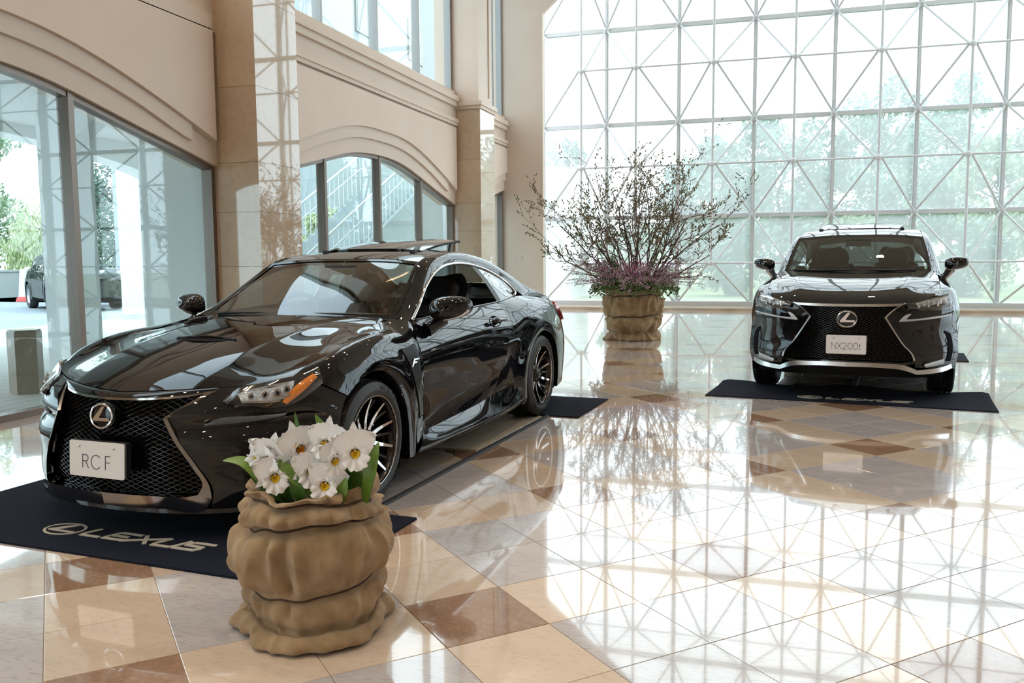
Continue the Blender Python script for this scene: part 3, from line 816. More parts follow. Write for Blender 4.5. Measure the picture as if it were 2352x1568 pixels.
def make_tyre(R, rim, w, mat=M_rubber):
    """tyre about the x axis, outer face +x, half width w/2; grooves run round the tread"""
    prof = [(rim - .004, -w / 2 + .012), (rim + .008, -w / 2 + .004), (rim + .03, -w / 2 - .004), (R - .035, -w / 2 + .000), (R - .012, -w / 2 + .012), (R - .002, -w / 2 + .03)]
    for g in (-.28, -.09, .09, .28):
        x = g * w
        prof += [(R, x - .006), (R - .007, x - .004), (R - .007, x + .004), (R, x + .006)]
    prof += [(R - .002, w / 2 - .03), (R - .012, w / 2 - .012), (R - .035, w / 2), (rim + .03, w / 2 + .004), (rim + .008, w / 2 - .004), (rim - .004, w / 2 - .012)]
    mb = MB(); mb.lathe(prof, 72, 'x')
    # cross sipes on the shoulders
    for k in range(60):
        a = 2 * math.pi * k / 60
        for sgn in (-1, 1):
            V = []
            for (rr, xx) in ((R + .0006, sgn * (w / 2 - .030)), (R - .009, sgn * (w / 2 - .008))):
                for da in (-.018, .018):
                    V.append((xx, rr * math.cos(a + da), rr * math.sin(a + da)))
            mb.add(V, [(0, 1, 3, 2)])
    return mb

def G_M(x): return [[(x, 0), (x, 1), (x + .4, .2), (x + .8, 1), (x + .8, 0)]]
def G_I(x): return [[(x, 0), (x, 1)]]
def G_H(x): return [[(x, 0), (x, 1)], [(x + .6, 0), (x + .6, 1)], [(x, .5), (x + .6, .5)]]
def G_E(x): return [[(x + .5, 1), (x, 1), (x, 0), (x + .5, 0)], [(x, .5), (x + .45, .5)]]
def G_Lg(x): return [[(x, 1), (x, 0), (x + .5, 0)]]
def sidewall_text(e, R, rim, h):
    """raised maker's lettering round the sidewall"""
    gl = G_M(0) + G_I(1.15) + G_C(1.40) + G_H(2.65) + G_E(3.65) + G_Lg(4.50) + G_I(5.35) + G_N(5.70)
    ht = .026; r0 = (R + rim) / 2 - .008; tot = 6.4 * ht
    for a0 in (.55, .55 + math.pi):
        mb = MB()
        for g in gl:
            for q in ribbon([(p[0] * ht, p[1] * ht) for p in g], .0042):
                V = []
                for (u, v) in q:
                    t = a0 + (u - tot / 2) / r0; rr = r0 + v; V.append((rr, t))
                P0 = [(h + .0035, rr * math.sin(t), rr * math.cos(t)) for rr, t in V]; P1 = [(h + .0055, y, z) for _, y, z in P0]
                mb.add(P0 + P1, [(4, 5, 6, 7), (0, 1, 5, 4), (1, 2, 6, 5), (2, 3, 7, 6), (3, 0, 4, 7)])
        mb.build('sidewall_lettering', M_rubl, e)
M_rubl = pbr('raised_rubber', (.045, .045, .047), .5)
def wheel(parent, c, flip, R, rim, w, style, text=False):
    e = empty('wheel', c, math.pi if flip else 0, parent)
    make_tyre(R, rim, w).build('tyre', M_rubber, e, smooth=True, sharp=30, fix=True)
    h = w / 2
    if text: sidewall_text(e, R, rim, h)
    mb = MB(); mb.lathe([(rim + .001, h - .008), (rim + .004, h - .004), (rim + .003, h), (rim - .003, h), (rim - .005, h - .008)], 64, 'x')
    mb.build('rim_lip', M_polish, e, smooth=True, sharp=50)
    mb = MB(); mb.lathe([(rim - .009, h - .006), (rim - .02, h - .02), (rim - .026, h - .07), (rim - .03, -h + .01), (rim - .01, -h + .005)], 64, 'x')
    mb.build('rim_barrel', M_gun, e, smooth=True)
    mb = MB(); mb.lathe([(.0005, -.02), (rim - .035, -.02)], 48, 'x'); mb.build('wheel_backing', M_dark, e)
    mb = MB(); mb.lathe([(.07, h - .105), (rim - .07, h - .105), (rim - .07, h - .125), (.07, h - .125)], 48, 'x'); mb.build('brake_disc', M_disc, e, smooth=True, sharp=30)
    def spoke(a, r0, r1, w0, w1, x0, x1, th, mat_face, mb, mb2, skew=0.0):
        # face quad (polished) and body (dark)
        n = 5; L = []; Rr = []; xs = []
        for i in range(n + 1):
            t = i / n; r = r0 + (r1 - r0) * t; ww = (w0 + (w1 - w0) * t) / 2
            aa = a + skew * t
            ct, st = math.cos(aa), math.sin(aa)
            xx = x0 + (x1 - x0) * t - .012 * math.sin(math.pi * t)
            L.append((xx, r * ct - ww * st, r * st + ww * ct)); Rr.append((xx, r * ct + ww * st, r * st - ww * ct)); xs.append(xx)
        V = []; Fc = []
        for i in range(n + 1):
            l, q = L[i], Rr[i]
            ext = .5
            lo = (l[0] - th, l[1] + (l[1] - q[1]) * ext * .5, l[2] + (l[2] - q[2]) * ext * .5); qo = (q[0] - th, q[1] - (l[1] - q[1]) * ext * .5, q[2] - (l[2] - q[2]) * ext * .5)
            V += [l, q, qo, lo]
        for i in range(n):
            for k in range(1, 4):
                Fc.append((i * 4 + k, i * 4 + (k + 1) % 4, (i + 1) * 4 + (k + 1) % 4, (i + 1) * 4 + k))
        Fc.append((0, 1, 2, 3)); Fc.append((n * 4 + 3, n * 4 + 2, n * 4 + 1, n * 4))
        mb2.add(V, Fc)
        if mb is not None:
            V2 = []
            for i in range(n + 1): V2 += [L[i], Rr[i]]
            mb.add(V2, [(2 * i, 2 * i + 1, 2 * i + 3, 2 * i + 2) for i in range(n)])
        else:
            mb2.add([v for i in range(n + 1) for v in (L[i], Rr[i])], [(2 * i, 2 * i + 1, 2 * i + 3, 2 * i + 2) for i in range(n)])
    ns = style['n']
    for k in range(ns):
        a = 2 * math.pi * (k + .5) / ns
        f, b = MB(), MB()
        spoke(a, style['r0'], rim - .008, style['w0'], style['w1'], style['x0'] * 1.0 + h - .055, h - .012, .028, None, f, b)
        b.build('spoke', M_gun, e); f.build('spoke_face', M_polish, e)
        if style.get('second'):
            b2 = MB(); spoke(a + math.pi / ns, .08, rim - .012, .020, .012, h - .085, h - .030, .03, None, None, b2)
            b2.build('spoke', M_gun, e)
    mb = MB(); mb.lathe([(.0005, h - .03), (.030, h - .031), (.034, h - .036), (.050, h - .042), (.066, h - .066), (.07, h - .10)], 32, 'x')
    mb.build('hub', M_gloss, e, smooth=True, sharp=40)
    for k in range(5):
        a = 2 * math.pi * k / 5
        q = MB().lathe([(.0005, h - .036), (.008, h - .036), (.009, h - .06)], 8, 'x', (0, .052 * math.cos(a), .052 * math.sin(a))); q.build('wheel_nut', M_disc, e)
    # caliper
    V = []
    mb = MB()
    pts = [(h - .115, .15 * math.cos(t), .15 * math.sin(t)) for t in np.linspace(-.5, .5, 6)]
    mb.tube(pts, .028, 8); mb.build('brake_caliper', M_smoke, e, smooth=True)
    return e

def seat(parent, x, y, z, name='seat', accent=None, wide=.26, back_h=.62, rake=.38):
    e = empty(name, (x, y, z), 0, parent)
    def blob(nm, G, mat, n=4):
        D = surf(np.array(G, float), n, n); return panel(nm, D, mat, e, gap=0, flange=.05, center=(0, .1, .1))
    b = wide
    blob('seat_cushion', [[(-b, -.05, .02), (-b, -.10, .12), (-b, .40, .14)], [(-b * .55, -.08, .0), (-b * .55, -.13, .10), (-b * .5, .38, .09)], [(b * .55, -.08, .0), (b * .55, -.13, .10), (b * .5, .38, .09)], [(b, -.05, .02), (b, -.10, .12), (b, .40, .14)]], M_leather)
    c, s = math.sin(rake), math.cos(rake)
    def bp(xx, h, d): return (xx, .38 + c * h + d, .10 + s * h)
    rows = []
    for xx, d, hs in ((-b * 1.02, .10, .90), (-b * .98, -.04, .97), (-b * .6, .0, 1.0), (0, .01, 1.0), (b * .6, .0, 1.0), (b * .98, -.04, .97), (b * 1.02, .10, .90)):
        rows.append([bp(xx * (1 if t < .6 else 1 - .35 * (t - .6) / .4), back_h * t * hs, d) for t in (0, .25, .5, .75, 1.0)])
    blob('seat_back', rows, M_leather)
    rr = []
    for xx, d, hs in ((-b * .62, .10, .94), (-b * .58, .05, .98), (-b * .3, .06, 1.0), (b * .3, .06, 1.0), (b * .58, .05, .98), (b * .62, .10, .94)):
        rr.append([bp(xx, back_h * t * hs, d + .06) for t in (0, .5, 1.0)])
    blob('seat_rear', rr, M_leather)
    hr = []
    for xx, d in ((-.14, .08), (-.12, .0), (0, -.02), (.12, .0), (.14, .08)):
        hr.append([bp(xx * k, back_h + h_, d) for h_, k in ((-.03, .8), (.05, 1.0), (.14, .9), (.17, .7))])
    blob('headrest', hr, M_leather)
    if accent:
        for sx in (-1, 1):
            q = [[bp(sx * b * 1.05, back_h * t, .0) for t in (.0, .3, .6, .85)], [bp(sx * b * 1.06, back_h * t, .10) for t in (.0, .3, .6, .85)]]
            panel('seat_side', surf(np.array(q), 3, 4), accent, e, gap=0, flange=.01, center=(0, .5, .3))
            q = [[bp(sx * b * .80, back_h * t, -.045) for t in (.05, .3, .55, .8)], [bp(sx * b * .60, back_h * t, -.03) for t in (.05, .3, .55, .8)]]
            panel('seat_accent', surf(np.array(q), 4, 4), accent, e, gap=0, flange=.02, center=(0, 1.2, .3))
    return e

def steering_wheel(parent, c, R=.185, tilt=.45):
    e = empty('steering_wheel', c, 0, parent); e.rotation_euler = (-tilt, 0, 0)
    mb = MB(); mb.tube([(R * math.cos(t), 0, R * math.sin(t)) for t in np.linspace(0, 2 * math.pi, 33)[:-1]], .016, 8, closed=True)
    mb.build('steering_rim', M_leather, e, smooth=True)
    mb = MB(); mb.lathe([(.0005, .03), (.05, .028), (.07, .01), (.07, -.03)], 20, 'y'); mb.tube([(-R, 0, 0), (-.05, .015, 0)], .014, 6); mb.tube([(R, 0, 0), (.05, .015, 0)], .014, 6); mb.tube([(0, 0, -R), (0, .015, -.05)], .014, 6)
    mb.build('steering_hub', M_black, e, smooth=True, sharp=50)
    return e

def wing_mirror(parent, root_pt, c, hw, hh, dp, flip, lower=M_gloss, sig=True):
    """door mirror: c = head centre; hw half width (x), hh half height, dp depth"""
    sx = -1 if flip else 1
    e = empty('door_mirror', (0, 0, 0), 0, parent)
    n, m = 20, 10; V = []; 
    G = []
    for j in range(m + 1):
        ph = -math.pi / 2 + math.pi * .5 * 2 * j / m * .5      # front half only, pole forward
        row = []
        for i in range(n + 1):
            t = 2 * math.pi * i / n
            k = math.cos(ph)
            cx = math.copysign(abs(math.cos(t)) ** .75, math.cos(t)); cz = math.copysign(abs(math.sin(t)) ** .75, math.sin(t))
            taper = 1.0 - .28 * (cx * .5 + .5)                  # slimmer outboard
            xx = c[0] + hw * k * cx; zz = c[2] + hh * k * cz * taper + .012 * cx
            yy = c[1] + dp * math.sin(ph) + .06 * (cx * .5 + .5) * 1.0 * (hw / .13)
            row.append((sx * xx, yy, zz))
        G.append(row)
    D = np.array(G)
    panel('mirror_shell', D, M_paint, e, gap=0, flange=.0, center=(sx * c[0], c[1] + .1, c[2]))
    back = [tuple(p) for p in D[-1][:-1]]
    mb = MB(); b2 = [(p[0], p[1] + .004, p[2]) for p in back]
    mb.add(b2, [tuple(range(n))]); mb.build('mirror_glass', M_chrome, e, fix=False)
    # lower signal strip and stalk
    strip = []
    for i in range(9):
        t = math.pi * (1.12 + .80 * i / 8)
        cx = math.copysign(abs(math.cos(t)) ** .75, math.cos(t)); cz = math.copysign(abs(math.sin(t)) ** .75, math.sin(t)); taper = 1.0 - .28 * (cx * .5 + .5)
        k = .93
        strip.append((sx * (c[0] + hw * k * cx), c[1] - dp * .38 + .06 * (cx * .5 + .5) * (hw / .13), c[2] + hh * k * cz * taper + .012 * cx))
    mb = MB(); mb.tube(strip, [.004 + .007 * i / 8 for i in range(9)], 8); mb.build('signal_strip', M_silver, e, smooth=True)
    a = (sx * root_pt[0], root_pt[1], root_pt[2]); b = (sx * (c[0] - hw * .45), c[1] + .01, c[2] - hh * .75)
    mb = MB(); mb.tube([a, ((a[0] * .45 + b[0] * .55), (a[1] + b[1]) / 2, a[2] * .6 + b[2] * .4), b], [.045, .036, .05], 10)
    mb.build('mirror_stalk', lower, e, smooth=True, sharp=50)
    return e
# ================================================================== black coupe
def car_root(name, ox, oy, deg): return empty(name, (ox, oy, 0), -math.radians(deg))
rcf = car_root('sports_coupe', -2.9165, 4.1716, 4.137)
tag(rcf, 'glossy black two-door sports coupe with RC F plate on navy mats', 'car')
N_ = 8
D_ = {k: surf(v, N_, N_) for k, v in RCF.items()}
panel('hood', mirror_full(surf(RCF['hood'], N_, N_, bu=(2,))), M_paint, rcf)
for sd in (0, 1):
    X = mirx if sd else (lambda d: d)
    panel('fender', X(D_['fender']), M_paint, rcf, edges=(0, 1, 1, 1))
    panel('arch_lip', X(np.array([D_['fender'][0], D_['fender'][0] * [1, 1, 1] + [-.004, 0, -.006], D_['fender'][0] + [-.05, 0, -.006]])), M_gloss, rcf, gap=0, flange=0)
    panel('quarter_panel', X(D_['quarter']), M_paint, rcf, edges=(0, 1, 1, 1))
    panel('arch_lip', X(np.array([D_['quarter'][0], D_['quarter'][0] + [-.004, 0, -.006], D_['quarter'][0] + [-.05, 0, -.006]])), M_gloss, rcf, gap=0, flange=0)
    panel('door', X(D_['door']), M_paint, rcf)
    panel('roof_rail', X(D_['rail']), M_paint, rcf, gap=.001)
    panel('bumper_corner', X(D_['bumper']), M_paint, rcf)
panel('windshield', mirror_full(offset(D_['windshield'], -.004)), M_cglass, rcf, gap=0, flange=0)
panel('roof_panel', mirror_full(D_['roof']), M_paint, rcf)
panel('rear_window', mirror_full(D_['rearglass']), M_cglass2, rcf, gap=0, flange=0)
panel('trunk_lid', mirror_full(surf(RCF['trunk'], N_, N_, bv=(3, 4))), M_paint, rcf)
panel('rear_bumper', mirror_full(D_['rearbumper']), M_paint, rcf)
# black windshield surround
ws = RCF['windshield']
wf = mirror_full(D_['windshield'])
mb = MB()
def strip_along(mb, pts, inward, w, lift):
    """flat black border band on the glass"""
    pts = np.asarray(pts, float); inn = np.asarray(inward, float)
    d = inn - pts; d /= np.maximum(np.linalg.norm(d, axis=1, keepdims=True), 1e-9)
    q = pts + d * w
    V = [tuple(p + lift) for p in pts] + [tuple(p + lift) for p in q]; n = len(pts)
    mb.add(V, [(i, i + 1, n + i + 1, n + i) for i in range(n - 1)])
lift = np.array([0, -.001, .001])
strip_along(mb, wf[:, 0], wf[:, 2], .05, lift); strip_along(mb, wf[:, -1], wf[:, -3], .03, lift)
strip_along(mb, wf[0], wf[2], .028, lift); strip_along(mb, wf[-1], wf[-3], .028, lift)
mb.build('windshield_border', M_gloss, rcf)
# nose strip above the grille
nose_t = [(0, -.836, .688), (.2, -.805, .696), (.36, -.75, .704), (.49, -.68, .708)]
nose_b = [(0, -.880, .664), (.2, -.855, .667), (.36, -.792, .678), (.452, -.728, .692)]
panel('nose_strip', mirror_full(np.swapaxes(surf(np.array([nose_t, [((a[0] + b[0]) / 2, (a[1] + b[1]) / 2 - .006, (a[2] + b[2]) / 2 + .006) for a, b in zip(nose_t, nose_b)], nose_b]), 4, N_), 0, 1)), M_paint, rcf, gap=.0015, flange=.02)
# spindle grille
fo = [(.485, -.697, .706), (.405, -.808, .640), (.338, -.892, .590), (.388, -.885, .490), (.468, -.855, .360), (.507, -.828, .270), (.512, -.822, .210), (.492, -.835, .167), (.300, -.912, .168), (0, -.955, .170)]
fi = [(.448, -.735, .692), (.380, -.832, .640), (.322, -.902, .590), (.371, -.896, .490), (.450, -.868, .360), (.484, -.848, .275), (.468, -.862, .235), (.430, -.885, .228), (.280, -.932, .230), (0, -.968, .234)]
for sgn in (1, -1): band('grille_frame', [(a * sgn, b, c) for a, b, c in fo[:7]], [(a * sgn, b, c) for a, b, c in fi[:7]], M_smoke, rcf, 6, .03, mirror=False, breaks=(2,))
band('grille_lower_lip', fo[6:], fi[6:], M_smoke, rcf, 8, .05)
top_o = [(.455, -.727, .697), (.36, -.792, .682), (.2, -.856, .671), (0, -.882, .668)]
top_i = [(.448, -.735, .686), (.36, -.797, .673), (.2, -.862, .662), (0, -.888, .658)]
band('grille_upper_trim', top_o, top_i, M_smoke, rcf, 8, .02)
zz = [p[2] for p in fi[::-1]]; 
_fz = np.array([.225, .26, .30, .36, .49, .59, .64, .692]); _fx = np.array([.42, .487, .478, .447, .368, .318, .376, .446])
hw_r = lambda z: float(np.interp(z, _fz, _fx)) + .012
_yz = np.array([.20, .30, .45, .59, .67, .70]); _yy = np.array([-.925, -.935, -.935, -.905, -.855, -.83])
yg_r = lambda x, z: float(np.interp(z, _yz, _yy)) + .50 * x * x + .012
mesh_grille('grille_mesh', hw_r, yg_r, .232, .672, .050, .0112, M_mesh, rcf, r=.0014, d=.012)
bk = np.array([[(x, yg_r(x, z) + .045, z) for z in np.linspace(.17, .70, 12)] for x in np.linspace(-.53, .53, 25)])
panel('grille_backing', bk, M_dark, rcf, gap=0, flange=0)
emblem_L('front_emblem', rcf, (0, -.945, .590), .064, tilt=-.10)
plate(rcf, (.018, -1.000, .397), G_R(0) + G_C(.82) + G_F(2.22), tilt=-.06)
# splitter under the bumper
mb = MB(); sp = [(.502, -.815, .158), (.30, -.90, .16), (0, -.935, .162)]
lipo = curve([(.888, -.395, .150), (.86, -.47, .142), (.765, -.60, .140), (.635, -.74, .140), (.50, -.825, .140), (.30, -.905, .145), (0, -.945, .148)], 6)
lipi = lipo * [0.9, 1, 1] + [0, .16, -.01]
for sgn in (1, -1):
    a, b = lipo * [sgn, 1, 1], lipi * [sgn, 1, 1]; n = len(a)
    V = [tuple(p) for p in a] + [tuple(p + [0, 0, .022]) for p in a] + [tuple(p) for p in b]
    mb.add(V, [(i, i + 1, n + i + 1, n + i) for i in range(n - 1)] + [(i, 2 * n + i, 2 * n + i + 1, i + 1) for i in range(n - 1)])
mb.build('front_splitter', M_gloss, rcf, smooth=True, sharp=40)
# headlamps
hl_u = [(.558, -.758, .647), (.578, -.672, .699), (.683, -.553, .733), (.767, -.478, .751), (.826, -.390, .764)]
hl_l = [(.560, -.756, .642), (.642, -.704, .631), (.711, -.648, .615), (.775, -.570, .624), (.846, -.412, .712)]
def quad_patch(u, l, bul, n=8, rows=3):
    u, l = np.array(u, float), np.array(l, float)
    G = []
    for t in np.linspace(0, 1, rows):
        r = u * (1 - t) + l * t; k = 4 * t * (1 - t)
        G.append(r + np.array(bul) * k)
    return surf(np.array(G), n, n)
for sgn in (1, -1):
    S3 = np.array([sgn, 1, 1])
    hp = quad_patch(hl_u, hl_l, (.012, -.012, .004))
    hs = panel('headlamp', offset(hp, .003) * S3, M_gloss, rcf, gap=0, flange=.02)
    panel('lamp_cover', offset(hp, .016) * S3, M_lens, hs, gap=0, flange=.012)
    H = lambda u, v: offset(hp, .006)[int(round(v * (hp.shape[0] - 1))), int(round(u * (hp.shape[1] - 1)))] * S3
    nr_, nc_ = hp.shape[:2]; i0, i1, j0, j1 = int(nr_ * .22), int(nr_ * .80), int(nc_ * .20), int(nc_ * .74)
    panel('reflector', offset(hp, .005)[i0:i1, j0:j1] * S3, M_facet, hs, gap=0, flange=.003)
    for (u, v, r) in ((.31, .52, .015), (.43, .50, .018), (.55, .48, .020), (.66, .46, .020)):
        p = H(u, v)
        m_ = MB(); m_.lathe([(.001, -.006), (r * .6, -.004), (r * .85, .0), (r, -.007), (r * 1.15, -.004)], 6 if r > .016 else 10, 'y'); o = m_.build('led_projector', M_chrome, hs, smooth=True, sharp=30, loc=tuple(p + np.array([sgn * .003, -.006, 0]))); o.rotation_euler = (0, 0, sgn * .75)
        m_ = MB(); m_.lathe([(.001, -.010), (r * .4, -.009), (r * .55, -.005)], 12, 'y'); o = m_.build('led_lens', M_gloss, hs, smooth=True, loc=tuple(p + np.array([sgn * .004, -.007, 0]))); o.rotation_euler = (0, 0, sgn * .75)
    for (u0, u1, v0, v1) in ((.18, .62, .76, .84), (.30, .66, .20, .26), (.50, .72, .62, .68)):
        a = [H(u0 + (u1 - u0) * t, v0) for t in np.linspace(0, 1, 6)]; b = [H(u0 + (u1 - u0) * t, v1) for t in np.linspace(0, 1, 6)]
        mm = MB(); off = np.array([sgn * .003, -.005, 0]); mm.add([tuple(p + off) for p in a] + [tuple(p + off) for p in b], [(i, i + 1, 7 + i, 6 + i) for i in range(5)]); mm.build('chrome_blade', M_chrome, hs)
    am_u = [(.752, -.590, .632), (.776, -.535, .694), (.820, -.430, .748)]; am_l = [(.762, -.580, .634), (.800, -.515, .676), (.832, -.425, .742)]
    panel('amber_reflector', offset(quad_patch(am_u, am_l, (0.004, -.004, 0)), .010) * S3, M_amber, hs, gap=0, flange=.004)
    sn = snap_to(D_['bumper'], .005)
    dr_u = [(.480, -.842, .553), (.553, -.792, .585), (.672, -.703, .587), (.770, -.600, .590)]; dr_l = [(.476, -.844, .549), (.604, -.762, .553), (.690, -.685, .563), (.752, -.622, .575)]
    dr_u = [(.480, 0, .556), (.553, 0, .584), (.672, 0, .586), (.770, 0, .590)]; dr_l = [(.478, 0, .552), (.604, 0, .560), (.690, 0, .567), (.756, 0, .577)]
    panel('running_lamp', offset(quad_patch([sn(p_) for p_ in dr_u], [sn(p_) for p_ in dr_l], (.001, -.002, 0)), .004) * S3, M_drl, rcf, gap=0, flange=.012)
    # brow edge under the running lamp and a low air duct
    # fender vent plate with letter
    vu = [(.902, .318, .790), (.890, .42, .812), (.884, .512, .815)]; vl = [(.896, .545, .400), (.893, .555, .42), (.890, .560, .44)]
    fv = []
    for t in np.linspace(0, 1, 7):
        zt = .80 + (.37 - .80) * t
        y0 = .318 + (.535 - .318) * t ** .75; y1 = .512 + (.558 - .512) * t
        row = []
        for s_ in np.linspace(0, 1, 4):
            yy = y0 + (y1 - y0) * s_; zz_ = zt + (.012 * s_ if t < .3 else 0)
            # find the fender skin at this (y, z)
            F = D_['fender'].reshape(-1, 3); d2 = (F[:, 1] - yy) ** 2 + (F[:, 2] - zz_) ** 2; idx = np.argsort(d2)[:6]; w_ = 1 / (d2[idx] + 1e-5)
            row.append((float((F[idx, 0] * w_).sum() / w_.sum()) + .006, yy, zz_))
        fv.append(row)
    fo_ = panel('fender_vent', surf(np.array(fv), 3, 3) * S3, pbr('grey_vent_plate', (.035, .033, .032), .25, metal=.6), rcf, gap=0, flange=.012)
    fl = [[(0, 0), (.16, 0), (.30, .42), (.62, .42), (.70, .60), (.36, .60), (.42, .80), (.95, .80), (1.02, 1.0), (.28, 1.0)]]
    mm = MB()
    for p in fl: mm.prism([((.405 + q[0] * .095) , (.690 + q[1] * .046)) for q in p], 'x', .914 * sgn, .919 * sgn)
    mm.build('letter_badge', M_chrome, fo_)
# side skirts, handles, chrome window trim, glass
for sgn in (1, -1):
    S3 = np.array([sgn, 1, 1])
    sk = surf(np.array([[(.875, .62, .290), (.876, 1.0, .296), (.876, 1.4, .312), (.882, 1.75, .335), (.890, 2.05, .36)],
                        [(.890, .58, .245), (.905, 1.0, .245), (.910, 1.4, .250), (.912, 1.75, .258), (.908, 2.18, .29)],
                        [(.905, .52, .195), (.928, 1.0, .195), (.936, 1.4, .198), (.938, 1.8, .200), (.925, 2.22, .21)],
                        [(.895, .50, .172), (.915, 1.0, .170), (.920, 1.4, .170), (.918, 1.8, .172), (.905, 2.22, .178)],
                        [(.70, .50, .160), (.70, 1.0, .160), (.70, 1.4, .160), (.70, 1.8, .160), (.70, 2.22, .165)]]), 6, 8, bu=(2,))
    panel('side_skirt', sk * S3, M_paint, rcf, gap=0, flange=0)
    mb = MB(); hd = curve([(.898, 1.665, .862), (.925, 1.70, .866), (.932, 1.77, .866), (.927, 1.85, .863), (.900, 1.885, .858)], 5); mb.tube(hd * S3, [.010] * 3 + [.0135] * (len(hd) - 6) + [.010] * 3, 10); dh = mb.build('door_handle', M_paint, rcf, smooth=True)
    cup = [[(.8785, 1.77 + .10 * math.cos(t) * k, .856 + .040 * math.sin(t) * k) for t in np.linspace(0, 2 * math.pi, 17)] for k in (.05, .5, .9, 1.0)]
    F = D_['door'].reshape(-1, 3)
    for r_, dep in zip(cup, (-.022, -.018, -.006, .0015)):
        for i, p in enumerate(r_):
            d2 = (F[:, 1] - p[1]) ** 2 + (F[:, 2] - p[2]) ** 2; r_[i] = (F[np.argmin(d2), 0] + .0025 + dep * .2, p[1], p[2])
    panel('handle_recess', np.array(cup) * S3, M_dark, dh, gap=0, flange=0)
    dlo = curve([(.803, .640, .943), (.748, .838, 1.022), (.698, 1.03, 1.126), (.657, 1.245, 1.213), (.621, 1.50, 1.261), (.606, 1.77, 1.272), (.610, 2.10, 1.242), (.642, 2.345, 1.182), (.700, 2.515, 1.090), (.735, 2.535, 1.045), (.770, 2.44, 1.016)], 8)
    mb = MB(); mb.tube(dlo * S3, .0105, 8); mb.build('window_trim', M_chrome, rcf, smooth=True)
    bl = curve([(.803, .640, .940), (.815, .98, .953), (.815, 1.50, .972), (.803, 2.03, .986), (.787, 2.30, 1.003), (.770, 2.44, 1.016)], 8); mb = MB(); mb.tube(bl * S3, .006, 8); mb.build('belt_moulding', M_gloss, rcf, smooth=True)
    if sgn < 0: panel('door_window', D_['doorglass'] * S3, M_cglass2, rcf, gap=0, flange=0)
    panel('quarter_window', D_['qglass'] * S3, M_cglass2, rcf, gap=0, flange=.004)
    bp = np.array([[(.601, 1.97, 1.256), (.604, 2.055, 1.248)], [(.712, 1.98, 1.125), (.716, 2.06, 1.12)], [(.806, 1.99, .981), (.803, 2.07, .987)]])
    panel('b_pillar', offset(surf(bp, 6, 2), .002) * S3, M_black, rcf, gap=0, flange=0)
    tl = surf(np.array([[(.725, 3.50, .915), (.755, 3.52, .90), (.80, 3.47, .87), (.835, 3.38, .845)], [(.735, 3.585, .86), (.77, 3.575, .845), (.812, 3.52, .82), (.845, 3.41, .81)], [(.75, 3.645, .79), (.785, 3.625, .775), (.822, 3.555, .755), (.848, 3.45, .755)]]), 5, 5)
    panel('tail_lamp', offset(tl, .004) * S3, M_red, rcf, gap=0, flange=.02)
    wing_mirror(rcf, (.868, .70, .880), (.985, .78, 1.008), .128, .084, .12, sgn < 0, lower=M_paint)
# tilted glass sunroof
sr = surf(np.array([[(0, 1.56, 1.383), (0, 1.90, 1.435), (0, 2.25, 1.462)], [(.25, 1.56, 1.379), (.25, 1.90, 1.430), (.25, 2.245, 1.458)], [(.40, 1.57, 1.366), (.40, 1.90, 1.418), (.40, 2.235, 1.446)]]), 6, 6)
panel('sunroof', mirror_full(sr), M_paint, rcf, gap=0, flange=.016)
for sx in (-.36, .36):
    mb = MB(); mb.tube([(sx, 2.10, 1.35), (sx, 2.14, 1.43)], .008, 6); mb.build('sunroof_arm', M_black, rcf)
    mb = MB(); mb.box(sx - .02, sx + .02, 1.50, 1.60, 1.345, 1.372); mb.build('sunroof_hinge', M_black, rcf)
# hood vent
hv = surf(np.array([[(x, -.245 - .03 * k, .8745), (x, -.232 - .02 * k, .8765), (x, -.215 + .012 * k, .883 + .004 * k)] for x, k in ((-.19, 0), (-.10, .7), (0, 1), (.10, .7), (.19, 0))]), 4, 4)
panel('hood_vent', offset(hv, .004, (0, 0, 0)), M_dark, rcf, gap=0, flange=.004, center=(0, 0, 0))
mb = MB(); mb.tube(curve([(-.20, -.22, .886), (-.10, -.205, .893), (0, -.20, .896), (.10, -.205, .893), (.20, -.22, .886)], 5), .007, 8); mb.build('vent_lip', M_paint, rcf, smooth=True)
# wheels
st = dict(n=10, r0=.062, w0=.027, w1=.011, x0=-.004, second=True)
for (x, y, R, w, fl) in ((.775, 0, .331, .255, 0), (-.775, 0, .331, .255, 1), (.768, 2.73, .336, .275, 0), (-.768, 2.73, .336, .275, 1)):
    wheel(rcf, (x, y, R + .008), fl, R, .245, w, st, text=True)
# underside, wheel wells, cowl
mb = MB(); mb.box(-.72, .72, -.55, 3.5, .15, .19); mb.build('underbody', M_dark, rcf)
for y in (0, 2.73):
    for sgn in (1, -1):
        V = []; Fc = []
        for i in range(25):
            a = math.pi * (-.12 + 1.24 * i / 24)
            for x in (.88, .45): V.append((sgn * x, y + .40 * math.cos(a), .33 + .40 * math.sin(a)))
        for i in range(24): Fc.append((2 * i, 2 * i + 1, 2 * i + 3, 2 * i + 2))
        Fc.append(tuple(2 * i + 1 for i in range(25)))
        mb = MB(); mb.add(V, Fc); mb.build('wheel_well', M_dark, rcf, fix=False)
cw = np.array([[(x, .545 + .10 * abs(x) ** 2, .955 - .02 * abs(x)), (x, .60 + .08 * abs(x) ** 2, .948 - .02 * abs(x)), (x, .68 + .05 * abs(x), .935)] for x in np.linspace(-.72, .72, 13)])
panel('cowl', surf(cw, 2, 3), M_black, rcf, gap=0, flange=0)
for x0, x1 in ((-.60, .02), (-.05, .58)):
    mb = MB(); pts = curve([(x0, .60, .968), ((x0 + x1) / 2, .585, .975), (x1, .62, .972)], 6); mb.tube(pts, .007, 6); mb.build('wiper', M_black, rcf, smooth=True)
